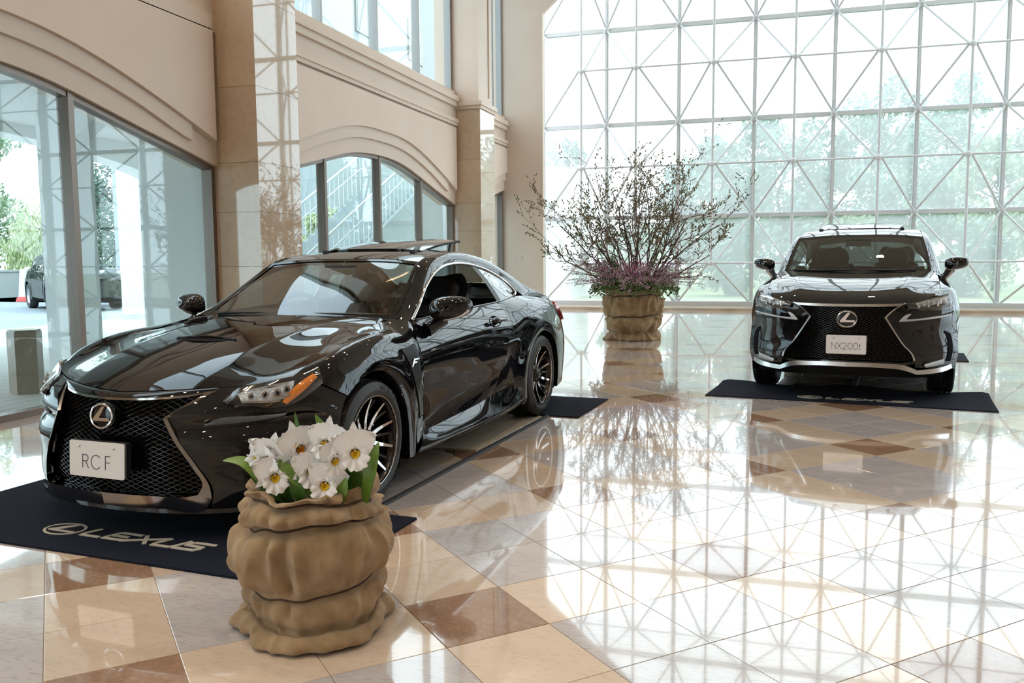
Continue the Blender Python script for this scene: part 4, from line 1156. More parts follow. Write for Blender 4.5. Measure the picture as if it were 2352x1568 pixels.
# cabin
dash = surf(np.array([[(-.72, .62, .92), (-.72, .85, .955), (-.72, 1.02, .92), (-.72, 1.08, .72)], [(-.37, .60, .93), (-.37, .85, .985), (-.37, .98, .965), (-.37, 1.05, .72)], [(0, .60, .93), (0, .85, .97), (0, 1.0, .93), (0, 1.05, .70)], [(.37, .60, .93), (.37, .85, .965), (.37, 1.02, .92), (.37, 1.08, .72)], [(.72, .62, .92), (.72, .85, .955), (.72, 1.02, .92), (.72, 1.08, .72)]]), 5, 5)
panel('dashboard', dash, M_black, rcf, gap=0, flange=0, center=(0, 1.0, 0))
steering_wheel(rcf, (-.37, 1.12, .90))
for sx in (-.37, .37):
    seat(rcf, sx, 1.30, .38, accent=M_orange, wide=.25, back_h=.56)
    seat(rcf, sx * .92, 2.12, .42, accent=None, wide=.24, back_h=.46, rake=.5)
for sgn in (1, -1):
    dc = surf(np.array([[(.79, .66, .925), (.80, 1.2, .945), (.80, 1.97, .965)], [(.74, .66, .90), (.74, 1.2, .90), (.745, 1.97, .92)], [(.72, .66, .55), (.72, 1.2, .55), (.73, 1.97, .55)]]), 4, 4)
    panel('door_trim', dc * np.array([sgn, 1, 1]), M_leather, rcf, gap=0, flange=0, center=(sgn * 2, 1.3, .6))
MB().box(-.70, .70, .60, 3.1, .34, .37).build('cabin_floor', M_black, rcf)
panel('parcel_shelf', surf(np.array([[(-.6, 2.60, .98), (-.6, 3.05, 1.05)], [(.6, 2.60, .98), (.6, 3.05, 1.05)]]), 2, 2), M_black, rcf, gap=0, flange=0, center=(0, 2.8, 0))
panel('headliner', mirror_full(offset(D_['roof'], -.03)), pbr('grey_headliner', (.10, .095, .09), .8), rcf, gap=0, flange=0, center=(0, 1.8, 3))
mb = MB(); mb.tube([(0, 1.20, 1.285), (0, 1.17, 1.25)], .01, 6); mb.box(-.12, .12, 1.13, 1.16, 1.205, 1.265); mb.build('rear_view_mirror', M_black, rcf)
# ================================================================== black SUV: control surfaces
NXS = {}
NXS['hood'] = A_([
 [(0, -.905, .884), (0, -.835, .928), (0, -.63, 1.008), (0, -.30, 1.078), (0, .05, 1.118), (0, .33, 1.140)],
 [(.25, -.885, .884), (.25, -.815, .930), (.26, -.61, 1.011), (.27, -.29, 1.081), (.28, .05, 1.120), (.30, .34, 1.143)],
 [(.44, -.835, .888), (.45, -.765, .936), (.47, -.57, 1.018), (.49, -.27, 1.089), (.50, .05, 1.128), (.52, .35, 1.150)],
 [(.58, -.745, .916), (.60, -.675, .950), (.62, -.50, 1.003), (.64, -.24, 1.068), (.645, .06, 1.112), (.65, .36, 1.152)],
 [(.72, -.637, .955), (.735, -.56, .978), (.745, -.42, 1.010), (.750, -.17, 1.058), (.745, .10, 1.102), (.735, .33, 1.138)]])
NXS['fender'] = A_([
 [(.905, -.36, .60), (.915, -.25, .70), (.920, -.08, .777), (.920, .10, .775), (.918, .26, .695), (.915, .36, .59), (.912, .41, .46), (.908, .425, .28)],
 [(.902, -.378, .62), (.920, -.27, .73), (.925, -.08, .81), (.925, .11, .81), (.923, .285, .725), (.919, .39, .60), (.915, .45, .46), (.908, .46, .28)],
 [(.880, -.432, .74), (.905, -.32, .84), (.912, -.10, .91), (.912, .14, .92), (.912, .36, .86), (.912, .47, .72), (.905, .53, .55), (.90, .55, .30)],
 [(.830, -.522, .878), (.855, -.38, .965), (.860, -.12, 1.015), (.860, .14, 1.035), (.870, .38, 1.02), (.890, .52, .90), (.90, .58, .68), (.895, .60, .32)],
 [(.720, -.637, .955), (.745, -.42, 1.010), (.750, -.17, 1.058), (.745, .10, 1.102), (.735, .33, 1.138), (.800, .56, 1.085), (.905, .60, .80), (.895, .64, .34)]])
NXS['bumper'] = A_([
 [(.458, -.842, .886), (.580, -.748, .913), (.655, -.692, .933), (.720, -.639, .953)],
 [(.372, -.885, .830), (.550, -.815, .850), (.720, -.680, .868), (.830, -.524, .877)],
 [(.320, -.902, .767), (.525, -.845, .755), (.735, -.675, .750), (.880, -.434, .740)],
 [(.388, -.894, .650), (.550, -.815, .645), (.735, -.660, .632), (.902, -.380, .620)],
 [(.458, -.874, .540), (.590, -.780, .530), (.755, -.630, .520), (.912, -.400, .50)],
 [(.543, -.825, .420), (.655, -.742, .408), (.790, -.595, .400), (.908, -.420, .38)],
 [(.560, -.795, .325), (.655, -.725, .315), (.780, -.590, .305), (.882, -.432, .29)]])
NXS['door'] = A_([
 [(.800, .560, 1.085), (.812, 1.00, 1.100), (.812, 1.48, 1.115), (.806, 1.95, 1.135), (.790, 2.36, 1.165)],
 [(.865, .57, .960), (.872, 1.00, .985), (.874, 1.48, 1.00), (.874, 1.95, 1.015), (.868, 2.40, 1.03)],
 [(.905, .60, .800), (.908, 1.00, .820), (.910, 1.48, .840), (.912, 1.95, .855), (.914, 2.36, .86)],
 [(.903, .62, .640), (.898, 1.00, .650), (.896, 1.48, .665), (.900, 1.95, .69), (.910, 2.28, .70)],
 [(.897, .63, .480), (.886, 1.00, .480), (.884, 1.48, .49), (.890, 1.90, .51), (.905, 2.20, .55)],
 [(.895, .64, .340), (.892, 1.00, .335), (.892, 1.48, .335), (.894, 1.85, .34), (.898, 2.12, .36)]])
NXS['quarter'] = A_([
 [(.905, 2.235, .28), (.912, 2.25, .46), (.915, 2.30, .59), (.918, 2.40, .695), (.920, 2.56, .775), (.920, 2.76, .775), (.917, 2.93, .69), (.912, 3.05, .55), (.905, 3.085, .30)],
 [(.905, 2.20, .28), (.915, 2.21, .46), (.920, 2.265, .60), (.923, 2.375, .725), (.926, 2.55, .81), (.926, 2.77, .81), (.920, 2.96, .72), (.912, 3.09, .56), (.90, 3.12, .30)],
 [(.900, 2.15, .32), (.910, 2.18, .50), (.914, 2.24, .66), (.918, 2.36, .82), (.918, 2.54, .90), (.915, 2.80, .90), (.905, 3.05, .82), (.885, 3.25, .62), (.86, 3.28, .32)],
 [(.899, 2.13, .35), (.908, 2.20, .54), (.912, 2.28, .70), (.905, 2.40, .93), (.875, 2.55, 1.03), (.870, 2.84, 1.04), (.855, 3.14, 1.0), (.815, 3.42, .75), (.78, 3.44, .34)],
 [(.898, 2.12, .36), (.905, 2.20, .55), (.910, 2.28, .70), (.868, 2.40, 1.03), (.790, 2.36, 1.165), (.775, 2.78, 1.185), (.73, 3.12, 1.14), (.70, 3.50, .80), (.68, 3.52, .36)]])
NXS['windshield'] = A_([
 [(0, .31, 1.122), (0, .54, 1.268), (0, .78, 1.405), (0, 1.02, 1.524)],
 [(.36, .33, 1.125), (.35, .555, 1.268), (.34, .79, 1.403), (.33, 1.02, 1.521)],
 [(.695, .40, 1.145), (.675, .61, 1.27), (.650, .82, 1.39), (.618, 1.01, 1.498)]])
NXS['roof'] = A_([
 [(0, 1.03, 1.529), (0, 1.30, 1.588), (0, 1.80, 1.622), (0, 2.40, 1.598), (0, 2.95, 1.515)],
 [(.33, 1.03, 1.526), (.32, 1.30, 1.585), (.31, 1.80, 1.617), (.30, 2.40, 1.592), (.29, 2.95, 1.507)],
 [(.618, 1.015, 1.500), (.602, 1.30, 1.562), (.590, 1.80, 1.592), (.575, 2.40, 1.562), (.55, 2.93, 1.475)]])
_in = [(.697, .402, 1.147), (.677, .61, 1.272), (.652, .82, 1.392), (.620, 1.013, 1.500), (.604, 1.30, 1.563), (.592, 1.80, 1.593), (.577, 2.40, 1.563), (.552, 2.93, 1.476), (.60, 3.10, 1.36)]
_ou = [(.800, .560, 1.087), (.775, .69, 1.190), (.752, .86, 1.290), (.722, 1.08, 1.395), (.702, 1.35, 1.450), (.695, 1.80, 1.470), (.700, 2.35, 1.430), (.715, 2.80, 1.330), (.735, 3.05, 1.19)]
_mi = [tuple(np.array([(p + q) / 2 for p, q in zip(a, b)]) + np.array([k, 0, k * .8])) for a, b, k in zip(_in, _ou, (.004, .01, .014, .018, .022, .024, .024, .02, .01))]
NXS['rail'] = A_([_in, _mi, _ou])
NXS['hatch'] = A_([
 [(0, 2.97, 1.512), (0, 3.14, 1.37), (0, 3.34, 1.17), (0, 3.50, 1.02), (0, 3.60, .80), (0, 3.60, .62)],
 [(.29, 2.97, 1.505), (.32, 3.13, 1.365), (.35, 3.32, 1.17), (.37, 3.48, 1.02), (.37, 3.57, .80), (.37, 3.58, .62)],
 [(.552, 2.95, 1.472), (.61, 3.10, 1.355), (.70, 3.20, 1.17), (.72, 3.36, 1.02), (.70, 3.50, .80), (.70, 3.51, .62)]])
NXS['rearbumper'] = A_([
 [(0, 3.60, .64), (0, 3.66, .55), (0, 3.65, .42), (0, 3.58, .28)],
 [(.37, 3.58, .64), (.38, 3.64, .55), (.38, 3.63, .42), (.37, 3.56, .28)],
 [(.72, 3.52, .64), (.75, 3.50, .55), (.75, 3.49, .42), (.70, 3.46, .28)]])
NXS['sideglass'] = A_([
 [(.795, .62, 1.092), (.770, .74, 1.196), (.745, .90, 1.288), (.718, 1.10, 1.386), (.698, 1.35, 1.440), (.692, 1.80, 1.460), (.697, 2.30, 1.422), (.712, 2.70, 1.330)],
 [(.808, .63, 1.088), (.795, .76, 1.14), (.782, .92, 1.19), (.768, 1.12, 1.24), (.758, 1.37, 1.27), (.752, 1.80, 1.29), (.748, 2.28, 1.29), (.745, 2.66, 1.25)],
 [(.815, .64, 1.086), (.818, .78, 1.094), (.818, .94, 1.098), (.818, 1.14, 1.104), (.817, 1.40, 1.112), (.812, 1.80, 1.130), (.80, 2.26, 1.160), (.785, 2.62, 1.180)]])
M_drl2 = pbr('bright_running_lamp', (0.50, 0.50, 0.50), 0.2, metal=0.5, bump=(200, .5))
nx = car_root('suv', 0.742, 9.04, 7.277)
tag(nx, 'glossy black SUV with NX200t plate facing the camera near the glass wall', 'car')
E_ = {k: surf(v, 7, 7) for k, v in NXS.items()}
panel('hood', mirror_full(surf(NXS['hood'], 7, 7, bu=(2,))), M_paint, nx)
for sgn in (1, -1):
    S3 = np.array([sgn, 1, 1])
    panel('fender', E_['fender'] * S3, M_paint, nx, edges=(0, 1, 1, 1))
    panel('quarter_panel', E_['quarter'] * S3, M_paint, nx, edges=(0, 1, 1, 1))
    for k in ('fender', 'quarter'):
        l = E_[k][0]; panel('arch_lip', np.array([l + [.003, 0, 0], l + [-.004, 0, -.008], l + [-.05, 0, -.008]]) * S3, M_black, nx, gap=0, flange=0)
    dd = E_['door']; nc = dd.shape[1]; sp_ = 2 * 7
    panel('front_door', dd[:, :sp_ + 1] * S3, M_paint, nx); panel('rear_door', dd[:, sp_:] * S3, M_paint, nx)
    panel('roof_rail', E_['rail'] * S3, M_paint, nx, gap=.001)
    panel('bumper_corner', E_['bumper'] * S3, M_paint, nx)
    panel('side_window', E_['sideglass'] * S3, M_cglass2, nx, gap=0, flange=0)
    mb = MB(); mb.tube(np.array([tuple(p) for p in E_['sideglass'][0]]) * S3, .008, 6); mb.build('window_trim', M_chrome, nx, smooth=True)
    bp = np.array([[(.694, 1.46, 1.448), (.692, 1.60, 1.456)], [(.757, 1.47, 1.275), (.754, 1.61, 1.285)], [(.818, 1.47, 1.113), (.815, 1.61, 1.122)]])
    panel('b_pillar', offset(surf(bp, 4, 2), .003) * S3, M_gloss, nx, gap=0, flange=.02)
    sk = surf(np.array([[(.895, .50, .34), (.892, 1.3, .335), (.897, 2.15, .36)], [(.915, .47, .29), (.922, 1.3, .285), (.915, 2.18, .30)], [(.90, .46, .235), (.905, 1.3, .23), (.90, 2.2, .24)], [(.70, .46, .225), (.70, 1.3, .22), (.70, 2.2, .225)]]), 4, 6)
    panel('side_skirt', sk * S3, M_black, nx, gap=0, flange=0)
    for yy in (1.22, 2.10):
        mb = MB(); mb.tube(curve([(.880, yy, .955), (.905, yy + .04, .958), (.908, yy + .14, .960), (.885, yy + .18, .96)], 4) * S3, .012, 8); mb.build('door_handle', M_paint, nx, smooth=True)
    tl = surf(np.array([[(.62, 3.42, 1.02), (.76, 3.30, 1.03), (.85, 3.10, 1.02)], [(.64, 3.49, .93), (.78, 3.36, .93), (.865, 3.14, .93)]]), 4, 5)
    panel('tail_lamp', offset(tl, .006) * S3, M_red, nx, gap=0, flange=.015)
    # headlamp
    u = [(.470, -.842, .872), (.580, -.765, .905), (.700, -.672, .938), (.805, -.555, .962)]; l = [(.475, -.842, .842), (.600, -.770, .836), (.720, -.672, .834), (.825, -.540, .842)]
    hp = quad_patch(u, l, (.010, -.016, 0))
    hs = panel('headlamp', offset(hp, .004) * S3, M_gloss, nx, gap=0, flange=.02)
    panel('lamp_cover', offset(hp, .022) * S3, M_lens, hs, gap=0, flange=.016)
    base = offset(hp, .010)
    Hn = lambda u_, v_: base[int(round(v_ * (base.shape[0] - 1))), int(round(u_ * (base.shape[1] - 1)))] * S3
    nr_, nc_ = hp.shape[:2]
    panel('reflector', offset(hp, .006)[int(nr_ * .12):int(nr_ * .62), int(nc_ * .22):int(nc_ * .95)] * S3, M_facet, hs, gap=0, flange=.003)
    off = np.array([sgn * .003, -.008, 0])
    for u0 in (.28, .50, .72):     # stepped L-shaped LED units
        for q, nm in (([Hn(u0, .10), Hn(u0 + .20, .05), Hn(u0 + .20, .16), Hn(u0 + .02, .22)], 'led_unit'), ([Hn(u0, .10), Hn(u0 + .04, .20), Hn(u0 - .04, .72), Hn(u0 - .09, .70)], 'led_unit')):
            mm = MB(); mm.add([tuple(p + off) for p in q] + [tuple(p + off * .3) for p in q], [(0, 1, 2, 3), (0, 4, 5, 1), (1, 5, 6, 2), (2, 6, 7, 3), (3, 7, 4, 0)]); mm.build(nm, M_chrome, hs)
        p = Hn(u0 + .06, .42); m_ = MB(); m_.lathe([(.001, -.006), (.010, -.004), (.014, .0), (.018, -.008), (.021, -.004)], 6, 'y'); m_.build('led_projector', M_chrome, hs, smooth=True, sharp=30, loc=tuple(p + off), rot=(0, 0, sgn * .6))
    # arrow-shaped running lamp below
    d1 = [(.425, -.885, .742), (.560, -.815, .757), (.700, -.705, .768), (.842, -.520, .784)]; d2 = [(.420, -.888, .733), (.560, -.818, .741), (.700, -.708, .756), (.842, -.522, .774)]
    panel('running_lamp', offset(quad_patch(d1, d2, (0, -.004, 0)), .006) * S3, M_drl2, nx, gap=0, flange=.012)
    d3 = [(.425, -.885, .742), (.455, -.870, .775), (.505, -.842, .800)]; d4 = [(.470, -.868, .746), (.488, -.860, .770), (.512, -.840, .796)]
    panel('running_lamp', offset(quad_patch(d3, d4, (0, -.002, 0), n=4), .006) * S3, M_drl2, nx, gap=0, flange=.01)
    # corner duct, fog lamp, silver trim wing
    sn = snap_to(E_['bumper'], .006)
    dg = [(.790, 0, .640), (.838, 0, .600), (.858, 0, .520), (.858, 0, .430), (.842, 0, .365)]
    dh_ = [(.782, 0, .628), (.812, 0, .575), (.822, 0, .500), (.820, 0, .430), (.806, 0, .370)]
    panel('corner_duct', quad_patch([sn(p_) for p_ in dg], [sn(p_) for p_ in dh_], (0, 0, 0)) * S3, M_dark, nx, gap=0, flange=.012)
    fu = [(.630, -.772, .352), (.700, -.705, .372), (.790, -.610, .392)]; fl_ = [(.640, -.765, .330), (.710, -.690, .335), (.790, -.605, .352)]
    panel('fog_lamp', offset(quad_patch(fu, fl_, (0, -.006, 0)), .008) * S3, M_drl2, nx, gap=0, flange=.012)
    tu = [(0, -.948, .368), (.30, -.925, .365), (.470, -.880, .352), (.575, -.820, .305), (.70, -.718, .312), (.80, -.600, .325), (.872, -.455, .345)]
    tl_ = [(0, -.958, .330), (.30, -.935, .327), (.455, -.895, .312), (.575, -.832, .268), (.70, -.728, .272), (.80, -.605, .282), (.872, -.450, .300)]
    band('silver_trim', np.array(tu) * S3, np.array(tl_) * S3, M_silver, nx, 6, .06, mirror=False, breaks=(3,))
    wing_mirror(nx, (.800, .66, 1.07), (.930, .60, 1.226), .112, .074, .10, sgn < 0, lower=M_silver)
    # chrome spindle frame
    fo2 = [(.470, -.848, .888), (.385, -.890, .835), (.322, -.912, .767), (.390, -.904, .650), (.460, -.884, .540), (.550, -.832, .425), (.560, -.822, .385)]
    fi2 = [(.420, -.872, .868), (.362, -.900, .830), (.302, -.918, .767), (.376, -.912, .650), (.447, -.892, .540), (.536, -.842, .425), (.545, -.836, .388)]
    band('grille_frame', np.array(fo2) * S3, np.array(fi2) * S3, M_silver, nx, 6, .03, mirror=False, breaks=(2,))
to2 = [(.470, -.848, .889), (.30, -.905, .884), (0, -.925, .882)]; ti2 = [(.420, -.874, .866), (.30, -.912, .863), (0, -.932, .860)]
band('grille_upper_trim', to2, ti2, M_silver, nx, 8, .03)
lo2 = [(.560, -.825, .392), (.50, -.862, .378), (.30, -.915, .380), (0, -.940, .382)]; li2 = [(.55, -.835, .36), (.48, -.868, .352), (.30, -.92, .350), (0, -.945, .350)]
band('grille_lower_lip', lo2, li2, M_gloss, nx, 6, .05)
_z2 = np.array([.37, .425, .54, .65, .767, .83, .868]); _x2 = np.array([.53, .535, .445, .374, .300, .36, .418])
hw2 = lambda z: float(np.interp(z, _z2, _x2)) + .01
yg2 = lambda x, z: -.905 + .36 * x * x - .02 * math.sin(math.pi * min(1, max(0, (z - .37) / .5)))
mesh_grille('grille_mesh', hw2, yg2, .388, .862, .046, .0105, M_mesh, nx, r=.0017, d=.012)
panel('grille_backing', np.array([[(x, yg2(x, z) + .05, z) for z in np.linspace(.34, .88, 10)] for x in np.linspace(-.56, .56, 21)]), M_dark, nx, gap=0, flange=0)
emblem_L('front_emblem', nx, (0, -.955, .752), .080, tilt=-.05)
plate(nx, (0, -.985, .528), G_N(0) + G_X(.86) + G_2(1.66) + G_0(2.42) + G_0(3.22) + G_t(4.02), tilt=-.04, ht=.056, sw=.0035)
skp = surf(np.array([[(-.80, -.58, .30), (-.80, -.50, .22)], [(-.55, -.80, .30), (-.55, -.70, .225)], [(0, -.93, .325), (0, -.82, .235)], [(.55, -.80, .30), (.55, -.70, .225)], [(.80, -.58, .30), (.80, -.50, .22)]]), 5, 3)
panel('lower_valance', skp, M_black, nx, gap=0, flange=0, center=(0, 1, .6))
panel('windshield', mirror_full(E_['windshield']), M_cglass2, nx, gap=0, flange=0)
wf = mirror_full(E_['windshield']); mb = MB(); lift = np.array([0, -.001, .0015])
strip_along(mb, wf[:, 0], wf[:, 2], .045, lift); strip_along(mb, wf[:, -1], wf[:, -3], .03, lift); strip_along(mb, wf[0], wf[2], .028, lift); strip_along(mb, wf[-1], wf[-3], .028, lift)
mb.build('windshield_border', M_gloss, nx)
panel('roof_panel', mirror_full(E_['roof']), M_paint, nx)
hg = mirror_full(E_['hatch']); k_ = 2 * 7
panel('rear_window', hg[:, :k_ + 1], M_cglass2, nx, gap=0, flange=0); panel('tailgate', hg[:, k_:], M_paint, nx)
panel('rear_bumper', mirror_full(E_['rearbumper']), M_paint, nx)
sr = surf(np.array([[(0, 1.42, 1.612), (0, 1.75, 1.662), (0, 2.05, 1.690)], [(.25, 1.42, 1.609), (.25, 1.75, 1.659), (.25, 2.05, 1.687)], [(.43, 1.43, 1.600), (.43, 1.75, 1.650), (.43, 2.04, 1.678)]]), 5, 5)
panel('sunroof', mirror_full(sr), M_paint, nx, gap=0, flange=.010)
for sx in (-.42, .42):
    MB().box(sx - .02, sx + .02, 1.40, 1.52, 1.575, 1.612).build('sunroof_hinge', M_black, nx)
    mb = MB(); mb.tube([(sx, 1.95, 1.59), (sx, 1.98, 1.67)], .009, 6); mb.build('sunroof_arm', M_black, nx)
st2 = dict(n=10, r0=.07, w0=.032, w1=.020, x0=-.004, second=False)
for (x, y, fl) in ((.79, 0, 0), (-.79, 0, 1), (.79, 2.66, 0), (-.79, 2.66, 1)): wheel(nx, (x, y, .371), fl, .363, .232, .225, st2)
MB().box(-.70, .70, -.60, 3.4, .24, .27).build('underbody', M_dark, nx)
for y in (0, 2.66):
    for sgn in (1, -1):
        V = []; Fc = []
        for i in range(25):
            a = math.pi * (-.12 + 1.24 * i / 24)
            for x in (.88, .48): V.append((sgn * x, y + .43 * math.cos(a), .363 + .43 * math.sin(a)))
        for i in range(24): Fc.append((2 * i, 2 * i + 1, 2 * i + 3, 2 * i + 2))
        Fc.append(tuple(2 * i + 1 for i in range(25))); mb = MB(); mb.add(V, Fc); mb.build('wheel_well', M_dark, nx, fix=False)
cw = np.array([[(x, .32 + .12 * x * x, 1.125), (x, .37 + .12 * x * x, 1.122), (x, .46 + .1 * abs(x), 1.12)] for x in np.linspace(-.70, .70, 13)])
panel('cowl', surf(cw, 2, 3), M_black, nx, gap=0, flange=0)
for x0, x1 in ((-.60, .02), (-.02, .56)):
    mb = MB(); mb.tube(curve([(x0, .40, 1.165), ((x0 + x1) / 2, .36, 1.160), (x1, .38, 1.163)], 6), .008, 6); mb.build('wiper', M_black, nx, smooth=True)
dash = surf(np.array([[(x, .45 + .05 * abs(x), 1.09), (x, .70, 1.12), (x, .92, 1.09), (x, .98, .85)] for x in (-.70, -.35, 0, .35, .70)]), 4, 5)
panel('dashboard', dash, M_black, nx, gap=0, flange=0, center=(0, .8, 0))
steering_wheel(nx, (-.37, 1.02, 1.02))
for sx in (-.37, .37):
    seat(nx, sx, 1.18, .56, wide=.25, back_h=.60); seat(nx, sx, 2.02, .60, wide=.30, back_h=.52, rake=.3)
MB().box(-.70, .70, .50, 3.2, .50, .53).build('cabin_floor', M_black, nx)
panel('headliner', mirror_full(offset(E_['roof'], -.035)), pbr('grey_headliner', (.10, .095, .09), .8), nx, gap=0, flange=0, center=(0, 1.8, 3))
mb = MB(); mb.tube([(0, 1.0, 1.50), (0, .95, 1.45)], .012, 6); mb.box(-.125, .125, .91, .94, 1.405, 1.475); mb.build('rear_view_mirror', M_black, nx)
# ================================================================== mats with lettering
def fabric(name, c, c2, sc=500, bump=.6, rough=.95):
    m, N, L, b = nodes_of(name)
    tc = N.new('ShaderNodeTexCoord'); t = N.new('ShaderNodeTexNoise'); t.inputs['Scale'].default_value = sc; t.inputs['Detail'].default_value = 3
    L.new(tc.outputs['Object'], t.inputs['Vector'])
    r = N.new('ShaderNodeValToRGB'); r.color_ramp.elements[0].position = .35; r.color_ramp.elements[0].color = (*c, 1); r.color_ramp.elements[1].position = .7; r.color_ramp.elements[1].color = (*c2, 1)
    L.new(t.outputs['Fac'], r.inputs[0]); L.new(r.outputs[0], b.inputs['Base Color'])
    bp = N.new('ShaderNodeBump'); bp.inputs['Strength'].default_value = bump; bp.inputs['Distance'].default_value = .003
    L.new(t.outputs['Fac'], bp.inputs['Height']); L.new(bp.outputs[0], b.inputs['Normal'])
    b.inputs['Roughness'].default_value = rough; b.inputs['Specular IOR Level'].default_value = .15
    b.inputs['Sheen Weight'].default_value = 0
    return m
M_mat = fabric('navy_carpet_pile', (.006, .008, .016), (.014, .018, .034))
M_matw = fabric('cream_carpet_pile', (.50, .46, .38), (.62, .58, .50))
M_edge = pbr('mat_rubber_edge', (.010, .010, .011), .7)
def letters_lexus(x0, y0, h, w):
    """wide slanted capitals, as polygons in the mat plane"""
    S_ = []
    u = w / 5.0; lw = .93 * u; sl = .42 * h; t = .19 * h
    def put(k, strokes):
        for pl in strokes:
            pts = [(x0 + k * u + p[0] * lw + sl * p[1], y0 + p[1] * h) for p in pl]
            S_.extend(ribbon(pts, t))
    put(0, [[(.02, 1), (.02, .30), (.10, .10), (.95, .10)]])
    put(1, [[(1.0, .90), (.02, .90)], [(.0, .50), (.78, .50)], [(.02, .90), (.02, .30), (.08, .10), (.98, .10)]])
    put(2, [[(.06, .96), (.50, .5), (.94, .04)], [(1.16, .96), (.50, .5), (-.16, .04)]])
    put(3, [[(.10, 1), (.10, .30), (.18, .10), (.90, .10), (.98, .28), (.98, 1)]])
    put(4, [[(1.05, .90), (.18, .90), (.10, .74), (.16, .55), (.86, .50), (.94, .30), (.88, .10), (-.02, .10)]])
    return S_
def car_mat(root_xy, deg, x0, x1, y0, y1, label, logo, wave=.0, name='floor_mat', seed=0):
    a = -math.radians(deg)
    cx, cy = (x0 + x1) / 2, (y0 + y1) / 2
    wx = root_xy[0] + cx * math.cos(a) - cy * math.sin(a); wy = root_xy[1] + cx * math.sin(a) + cy * math.cos(a)
    e = empty(name, (wx, wy, 0), a); tag(e, label, 'mat', 'navy display mats')
    hw, hd = (x1 - x0) / 2, (y1 - y0) / 2
    nx_, ny_ = 48, 20; V = []; Fc = []
    def hz(x, y):
        e_ = wave * max(0, (y / hd)) ** 2 * (0.5 + .5 * math.sin(x * 5.2 + seed)) * (1 if abs(x) < hw * .98 else .6)
        return .010 + e_ * (1 - max(0, abs(x) - .62) * .0)
    for j in range(ny_ + 1):
        for i in range(nx_ + 1):
            x, y = -hw + 2 * hw * i / nx_, -hd + 2 * hd * j / ny_
            V.append((x, y, hz(x, y)))
    n0 = len(V)
    for j in range(ny_):
        for i in range(nx_):
            q = j * (nx_ + 1) + i; Fc.append((q, q + 1, q + nx_ + 2, q + nx_ + 1))
    edge = [i for i in range(nx_ + 1)] + [(j + 1) * (nx_ + 1) - 1 for j in range(1, ny_ + 1)] + [ny_ * (nx_ + 1) + i for i in range(nx_ - 1, -1, -1)] + [j * (nx_ + 1) for j in range(ny_ - 1, 0, -1)]
    for k in edge: V.append((V[k][0] * 1.002, V[k][1] * 1.003, max(.0008, V[k][2] - .0095)))
    m_ = len(edge)
    for k in range(m_): Fc.append((edge[k], n0 + k, n0 + (k + 1) % m_, edge[(k + 1) % m_]))
    obj('mat_pile', mesh('mat_pile', V, Fc, True, [M_mat], None, 40), None, e)
    if logo:
        mb = MB(); top = .0135
        a_, b_ = .105, .078
        cxl, cyl = -.295, logo[1] + .05
        for q in ribbon(arc(cxl, cyl, a_, b_, 0, 360, 48), .012): mb.prism(q, 'z', .008, top)
        Lp = [(-.72, -.46), (.80, -.46), (.78, -.24), (-.26, -.24), (.32, .92), (.05, .92), (-.78, -.28)]
        mb.prism([(cxl + p[0] * a_, cyl + p[1] * b_) for p in Lp], 'z', .008, top)
        mb.build('mat_emblem', M_matw, e)
        mb = MB()
        for k, q in enumerate(letters_lexus(-.165, logo[1], .108, .70)): mb.prism(q, 'z', .008, top + k * .00004)
        mb.build('mat_lettering', M_matw, e)
    return e
RC_XY, NX_XY = (-2.9165, 4.1716), (0.742, 9.04)
car_mat(RC_XY, 4.137, -1.235, 1.235, -1.160, -.180, 'navy mat with white logo lettering under the nose of the coupe', (0, -.302), .004)
car_mat(RC_XY, 4.137, -1.21, 1.21, 2.73, 3.70, 'plain navy mat lying behind the rear wheels of the coupe', None)
car_mat(NX_XY, 7.277, -1.23, 1.20, -.975, -.060, 'navy mat with small white logo under the front of the SUV', (0, -.302), .030, seed=1.2)
car_mat(NX_XY, 7.277, -1.22, 1.22, 2.77, 3.75, 'navy mat whose corner shows behind the SUV', None)
def cover_strip(root_xy, deg, x, ya, yb, label, w=.045, h=.012):
    a = -math.radians(deg)
    e = empty('cable_cover', (root_xy[0] + x * math.cos(a) - ya * math.sin(a), root_xy[1] + x * math.sin(a) + ya * math.cos(a), 0), a); tag(e, label, 'cable cover')
    L_ = yb - ya; n = 3
    for k in range(n):
        y0, y1 = L_ * k / n + .004, L_ * (k + 1) / n - .002
        mb = MB(); mb.prism([(-w / 2, .0005), (w / 2, .0005), (w / 2 * .6, h), (-w / 2 * .6, h)], 'y', y0, y1)
        mb.build('cover_segment', M_edge, e)
    return e
cover_strip(RC_XY, 4.137, .950, -.175, 2.72, 'long black rubber strip on the floor beside the coupe')
cover_strip(NX_XY, 7.277, .03, -.05, 2.75, 'black rubber strip on the floor beneath the SUV', .06)
a_ = -math.radians(4.137)
brd = MB().box(-.86, .90, 1.35, 2.70, .0008, .007).build('floor_board', pbr('pale_board', (.52, .44, .33), .35), None, loc=(RC_XY[0], RC_XY[1], 0), rot=(0, 0, a_))
tag(brd, 'pale flat board lying on the floor under the coupe', 'board')

